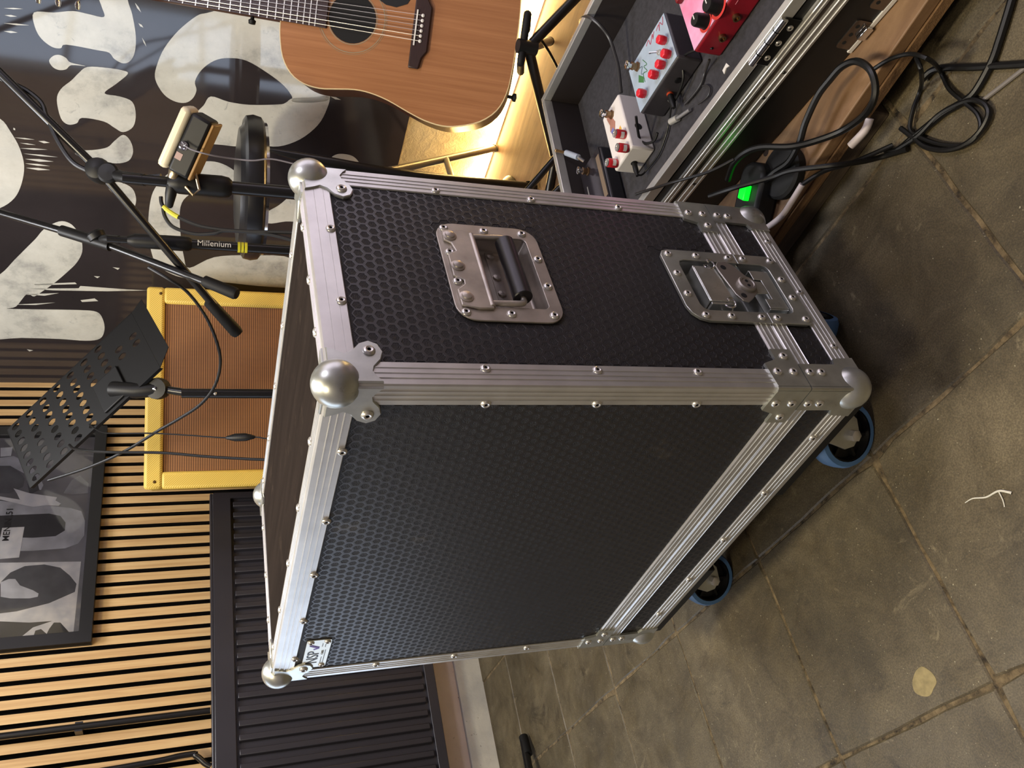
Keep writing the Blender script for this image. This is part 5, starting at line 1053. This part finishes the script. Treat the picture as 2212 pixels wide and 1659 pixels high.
# red delay pedal
rp,rM,rw,rdp=box_pedal('effect_pedal','red double pedal with black knobs at the edge of the tray',-.071,.125,.150,.272,.050,mat('pedal_red',(.50,.07,.13),.35,vary=.12,scale=30),top=mat('pink_plate',(.84,.45,.58),.3,col2=(.80,.72,.84),scale=14))
for p,r in zip(RKNOB,(.0125,.015)):
    q=loc(rM,p); kn=obj('knob', MB().lathe([(r*1.02,0),(r*.92,.004),(r*.86,.018),(r*.78,.021),(0,.021)],24,T((q.x,q.y,.051))), BLACKP, rp); obj('knob_pointer', MB().box((q.x-.001,q.y,.0721),(q.x+.001,q.y+r*.7,.0724)), WHITEP, kn)
    obj('knob_ring', MB().lathe([(r*1.35,0),(r*1.35,.0004),(r*1.02,.0004)],24,T((q.x,q.y,.0511)),cap=False), mat('red_ring',(.76,.22,.20),.4), kn)
for dx in (-.06,-.02,.03): obj('jack_socket', MB().lathe([(.0062,0),(.0062,.006),(.0042,.0065),(.004,.002),(0,.002)],12,T((dx,-rdp,.022))@RX(PI/2)), mat('brass_socket',(.55,.44,.32),.3,.9), rp)
obj('rocker', MB().box((-.092,.038,.0512),(-.072,.055,.062)), mat('pedal_red2',(.42,.08,.10),.4), rp, bevel=.002)
scribble(rp,[(-.05,.04),(-.045,.03),(-.05,.024),(-.044,.018)],.0515,mat('dark_print',(.18,.06,.10),.5),.0012)
for k in range(4): scribble(rp,[(.0+k*.02,-rdp-.0002),(.008+k*.02,-rdp-.0002)],.036,mat('pink_print',(.70,.40,.46),.5),.0006)
# black pedal
bp_,bM,bw,bd=box_pedal('effect_pedal','low black pedal half hidden behind the big flight case edge',-.512,-.420,.108,.262,.036,mat('pedal_black',(.11,.11,.125),.35),bev=.006,top=mat('gloss_black_plate',(.13,.12,.14),.15))
q=loc(bM,BSW); footswitch(bp_,-.012,bd-.02,.037)
obj('plate_line', MB().box((-.03,-.05,.0371),(-.027,.03,.0374)), RIVET, bp_); obj('side_plate', MB().box((bw-.02,-.04,.0371),(bw-.006,.06,.0373)), mat('tan_plate',(.42,.36,.30),.4), bp_)
# jack plug lying over the rim
jp=thing('jack_plug','silver jack plug with a pale sleeve lying across the tray rim','plug',PC@T(JACKP[0]))
ij=T((-JACKP[0][0],-JACKP[0][1],-JACKP[0][2])); j0,j1,j2,j3=[Vector(p) for p in JACKP]
obj('shaft', MB().cyl(tuple(j0),tuple(j1),.0032,n=12), mat('jack_gold',(.72,.60,.44),.25,.95), jp, ij); obj('tip', MB().sphere(tuple(j0),.0040,12,8), mat('jack_gold',(.72,.60,.44),.25,.95), jp, ij)
obj('sleeve', MB().cyl(tuple(j1),tuple(j2),.0062,n=14), mat('pale_blue_sleeve',(.66,.70,.76),.35,.3), jp, ij); obj('strain_relief', MB().tube([tuple(j2),tuple(j3)],.0036,10), CHROME, jp, ij)
def tray_cable(label,pts,r,m=CABLE):
    o=obj('patch_cable', MB().tube(spline([PC@Vector(p) for p in pts],6),r,8), m); return tag(o,label,'cable','patch cables in the tray')
tray_cable('patch cable arching from the white pedal over the back rim of the tray',PATCH1,.0034,mat('patch_sheath',(.17,.165,.17),.4))
tray_cable('short patch cable bending under the side of the white pedal',PATCH2,.0026)
tray_cable('patch cable running from the white pedal plug along the near rim',PATCH3,.0018)
tray_cable('patch cable looping beside the dark grey pedal to the red pedal',PATCH4,.0022)
tray_cable('grey patch cable crossing the tray carpet under the red pedal',PATCH5,.0022,mat('patch_sheath',(.17,.165,.17),.4))
tray_cable('small curl of patch cable on the tray carpet near the rim',PATCH6,.0016,mat('patch_sheath',(.17,.165,.17),.4))
pl=thing('jack_plug','small silver plug with a ribbed crimp lying on the tray carpet','plug',PC@T(CRIMP[0])); ic=T((-CRIMP[0][0],-CRIMP[0][1],-CRIMP[0][2])); k0,k1,k2=[Vector(p) for p in CRIMP]
obj('shell', MB().cyl(tuple(k0),tuple(k1),.0062,n=10), mat('bright_plug',(.82,.82,.80),.3,.6), pl, ic); obj('crimp', MB().cyl(tuple(k1),tuple(k2),.0032,n=10), mat('grey_crimp',(.55,.55,.56),.4,.5), pl, ic)
tag(obj('plastic_scrap', MB().prism([(-.075,.125),(-.062,.128),(-.058,.118),(-.066,.121),(-.074,.116)],.0647,.0665,PC), WHITEP), 'torn white plastic scrap on the tray carpet by the red pedal','scrap')

# ---- power strip with green switch behind the big case
ps=thing('power_strip','black power strip with a glowing green switch between the two flight cases','power strip',T((-.035,.425,DECK))@RZ(.5))
obj('housing', MB().prism(rrect(-.16,-.03,.06,.03,.024,5),0,.038), mat('strip_black',(.09,.09,.09),.5), ps, bevel=.006)
obj('switch', MB().prism([(-.012,-.0085),(.012,-.0085),(.010,.0085),(-.010,.0085)],.038,.049,T((.012,0,0))), mat('green_switch',(.05,.9,.2),.3,emit=(.02,1.0,.15),estr=1.0), ps, bevel=.0015)
for x in (-.125,-.075,-.035): obj('socket', MB().lathe([(.019,.038),(.019,.0395),(.017,.0395),(.0165,.0385),(0,.0385)],20,T((x,0,0)),cap=False), BLACKP, ps)
obj('plug', MB().box((-.055,-.012,.0396),(-.018,.012,.075)), BLACKP, ps, bevel=.006)
tag(obj('cable_reel_disc', MB().lathe([(0,0),(.040,0),(.042,.004),(.042,.014),(.038,.018),(.02,.02),(0,.02)],28,T((.030,.415,DECK+.0008))), mat('adapter_black',(.04,.04,.04),.7)), 'round black power adapter on the riser edge beside the green switch','adapter')

# ---- cables on the floor
cable('floor_cable','thick black cable running from the tangle towards the top right of the floor',CABLE_THICK[:-2]+[(.135,.335,.0065)],.0050)
cable('floor_cable','thick black cable making a tall loop that stands over the riser edge',CABLE_B1,.0050)
cable('floor_cable','black cable sloping from the green switch over the riser edge to the tiles',CABLE_B2,.0040)
cable('floor_cable','thin black cable crossing the silver rails of the pedal case',CABLE_B3,.0026)
cable('floor_cable','thin black cable coiled in a large loop on the tiles',CABLE_THIN,.0030)
cable('floor_cable','straight black cable crossing the tiles to the riser',[p for p in CABLE_D[:5]]+[(.235,.352,.01)],.0048)
cable('floor_cable','black cable curled in a teardrop around the coil on the tiles',[p for p in CABLE_E[1:]],.0038)
cable('braided_cord','thin grey braided cord lying on the tiles',CORD_GREY,.0028,mat('grey_cord',(.45,.43,.42),.7))
tg_=thing('white_cable','white sleeved cable end draped over the riser beside the big case','cable',T((0,.36,.08)))
obj('sleeve', MB().tube(spline(SLEEVE2,6),.0046,10), mat('white_sleeve',(.74,.70,.70),.5), tg_, T((0,-.36,-.08)))
obj('core', MB().tube(spline([SLEEVE2[0],(.085,.342,.08),(.105,.335,.055),(.125,.333,.03),(.15,.325,.012)],5),.0034,8), CABLE, tg_, T((0,-.36,-.08)))
tag(obj('cable_tag', MB().tube(spline([(.1689,.3535,.05),(.1523,.3486,.05),(.1251,.3505,.055)],4),.0058,10), mat('white_sleeve',(.74,.70,.70),.5)), 'short white sleeve around a cable at the riser edge','cable tag')

# ---- stand foot at the left, scraps on the floor
sf=thing('tripod_stand','black tubular stand foot with rubber tip on the tiles near the radiator','stand',T((-1.60,-.28,0)))
isf=T((1.60,.28,0))
f0,f1,f2=[Vector(p) for p in FOOT]; hub=V(-1.60,-.28,.10)
l=obj('leg', MB().cyl(tuple(f0.lerp(f1,.3)),tuple(hub),.0115,n=12), BLACKM, sf, isf); obj('rubber_foot', MB().cyl((f0.x,f0.y,.0165),(f1.x,f1.y,.024),.0135,.013,n=14), RUBBER, l)
for a in (-.4,-2.4):
    e=hub+V(.42*math.cos(a),.42*math.sin(a),-.084); l=obj('leg', MB().cyl(tuple(hub),tuple(e),.0115,n=12), BLACKM, sf, isf); obj('rubber_foot', MB().sphere(tuple(e),.0158,12,8), RUBBER, l)
obj('hub', MB().cyl(tuple(hub-V(0,0,.03)),tuple(hub+V(0,0,.05)),.02,n=14), BLACKP, sf, isf)
tag(obj('string_scrap', MB().tube(spline([SCR_A,(-.070,-.122,.0022),SCR_B,(-.034,-.135,.0022),(-.024,-.143,.0022),SCR_C],6),.0014,8,radii=[.0006+.0013*(i/30) for i in range(31)]).tube(spline([(-.034,-.136,.002),(-.036,-.147,.002),SCR_D],5),.0008,6), mat('scrap_white',(.80,.79,.74),.7)), 'torn white string scrap lying on the tile in the foreground','scrap')
stn=[(SP,0) for SP in ()]
sp=[]; rr=random.Random(4)
for k in range(11):
    a=k*2*PI/11; r=.019*rr.uniform(.78,1.12); sp.append((STAIN[0]+r*1.25*math.cos(a),STAIN[1]+r*math.sin(a)))
tag(obj('dried_splash', MB().prism(smooth_closed(sp,3),.0001,.0007), mat('dried_plaster',(.53,.48,.34),.9,vary=.2,scale=90)), 'pale dried plaster splash on the tile at the lower right','splash')
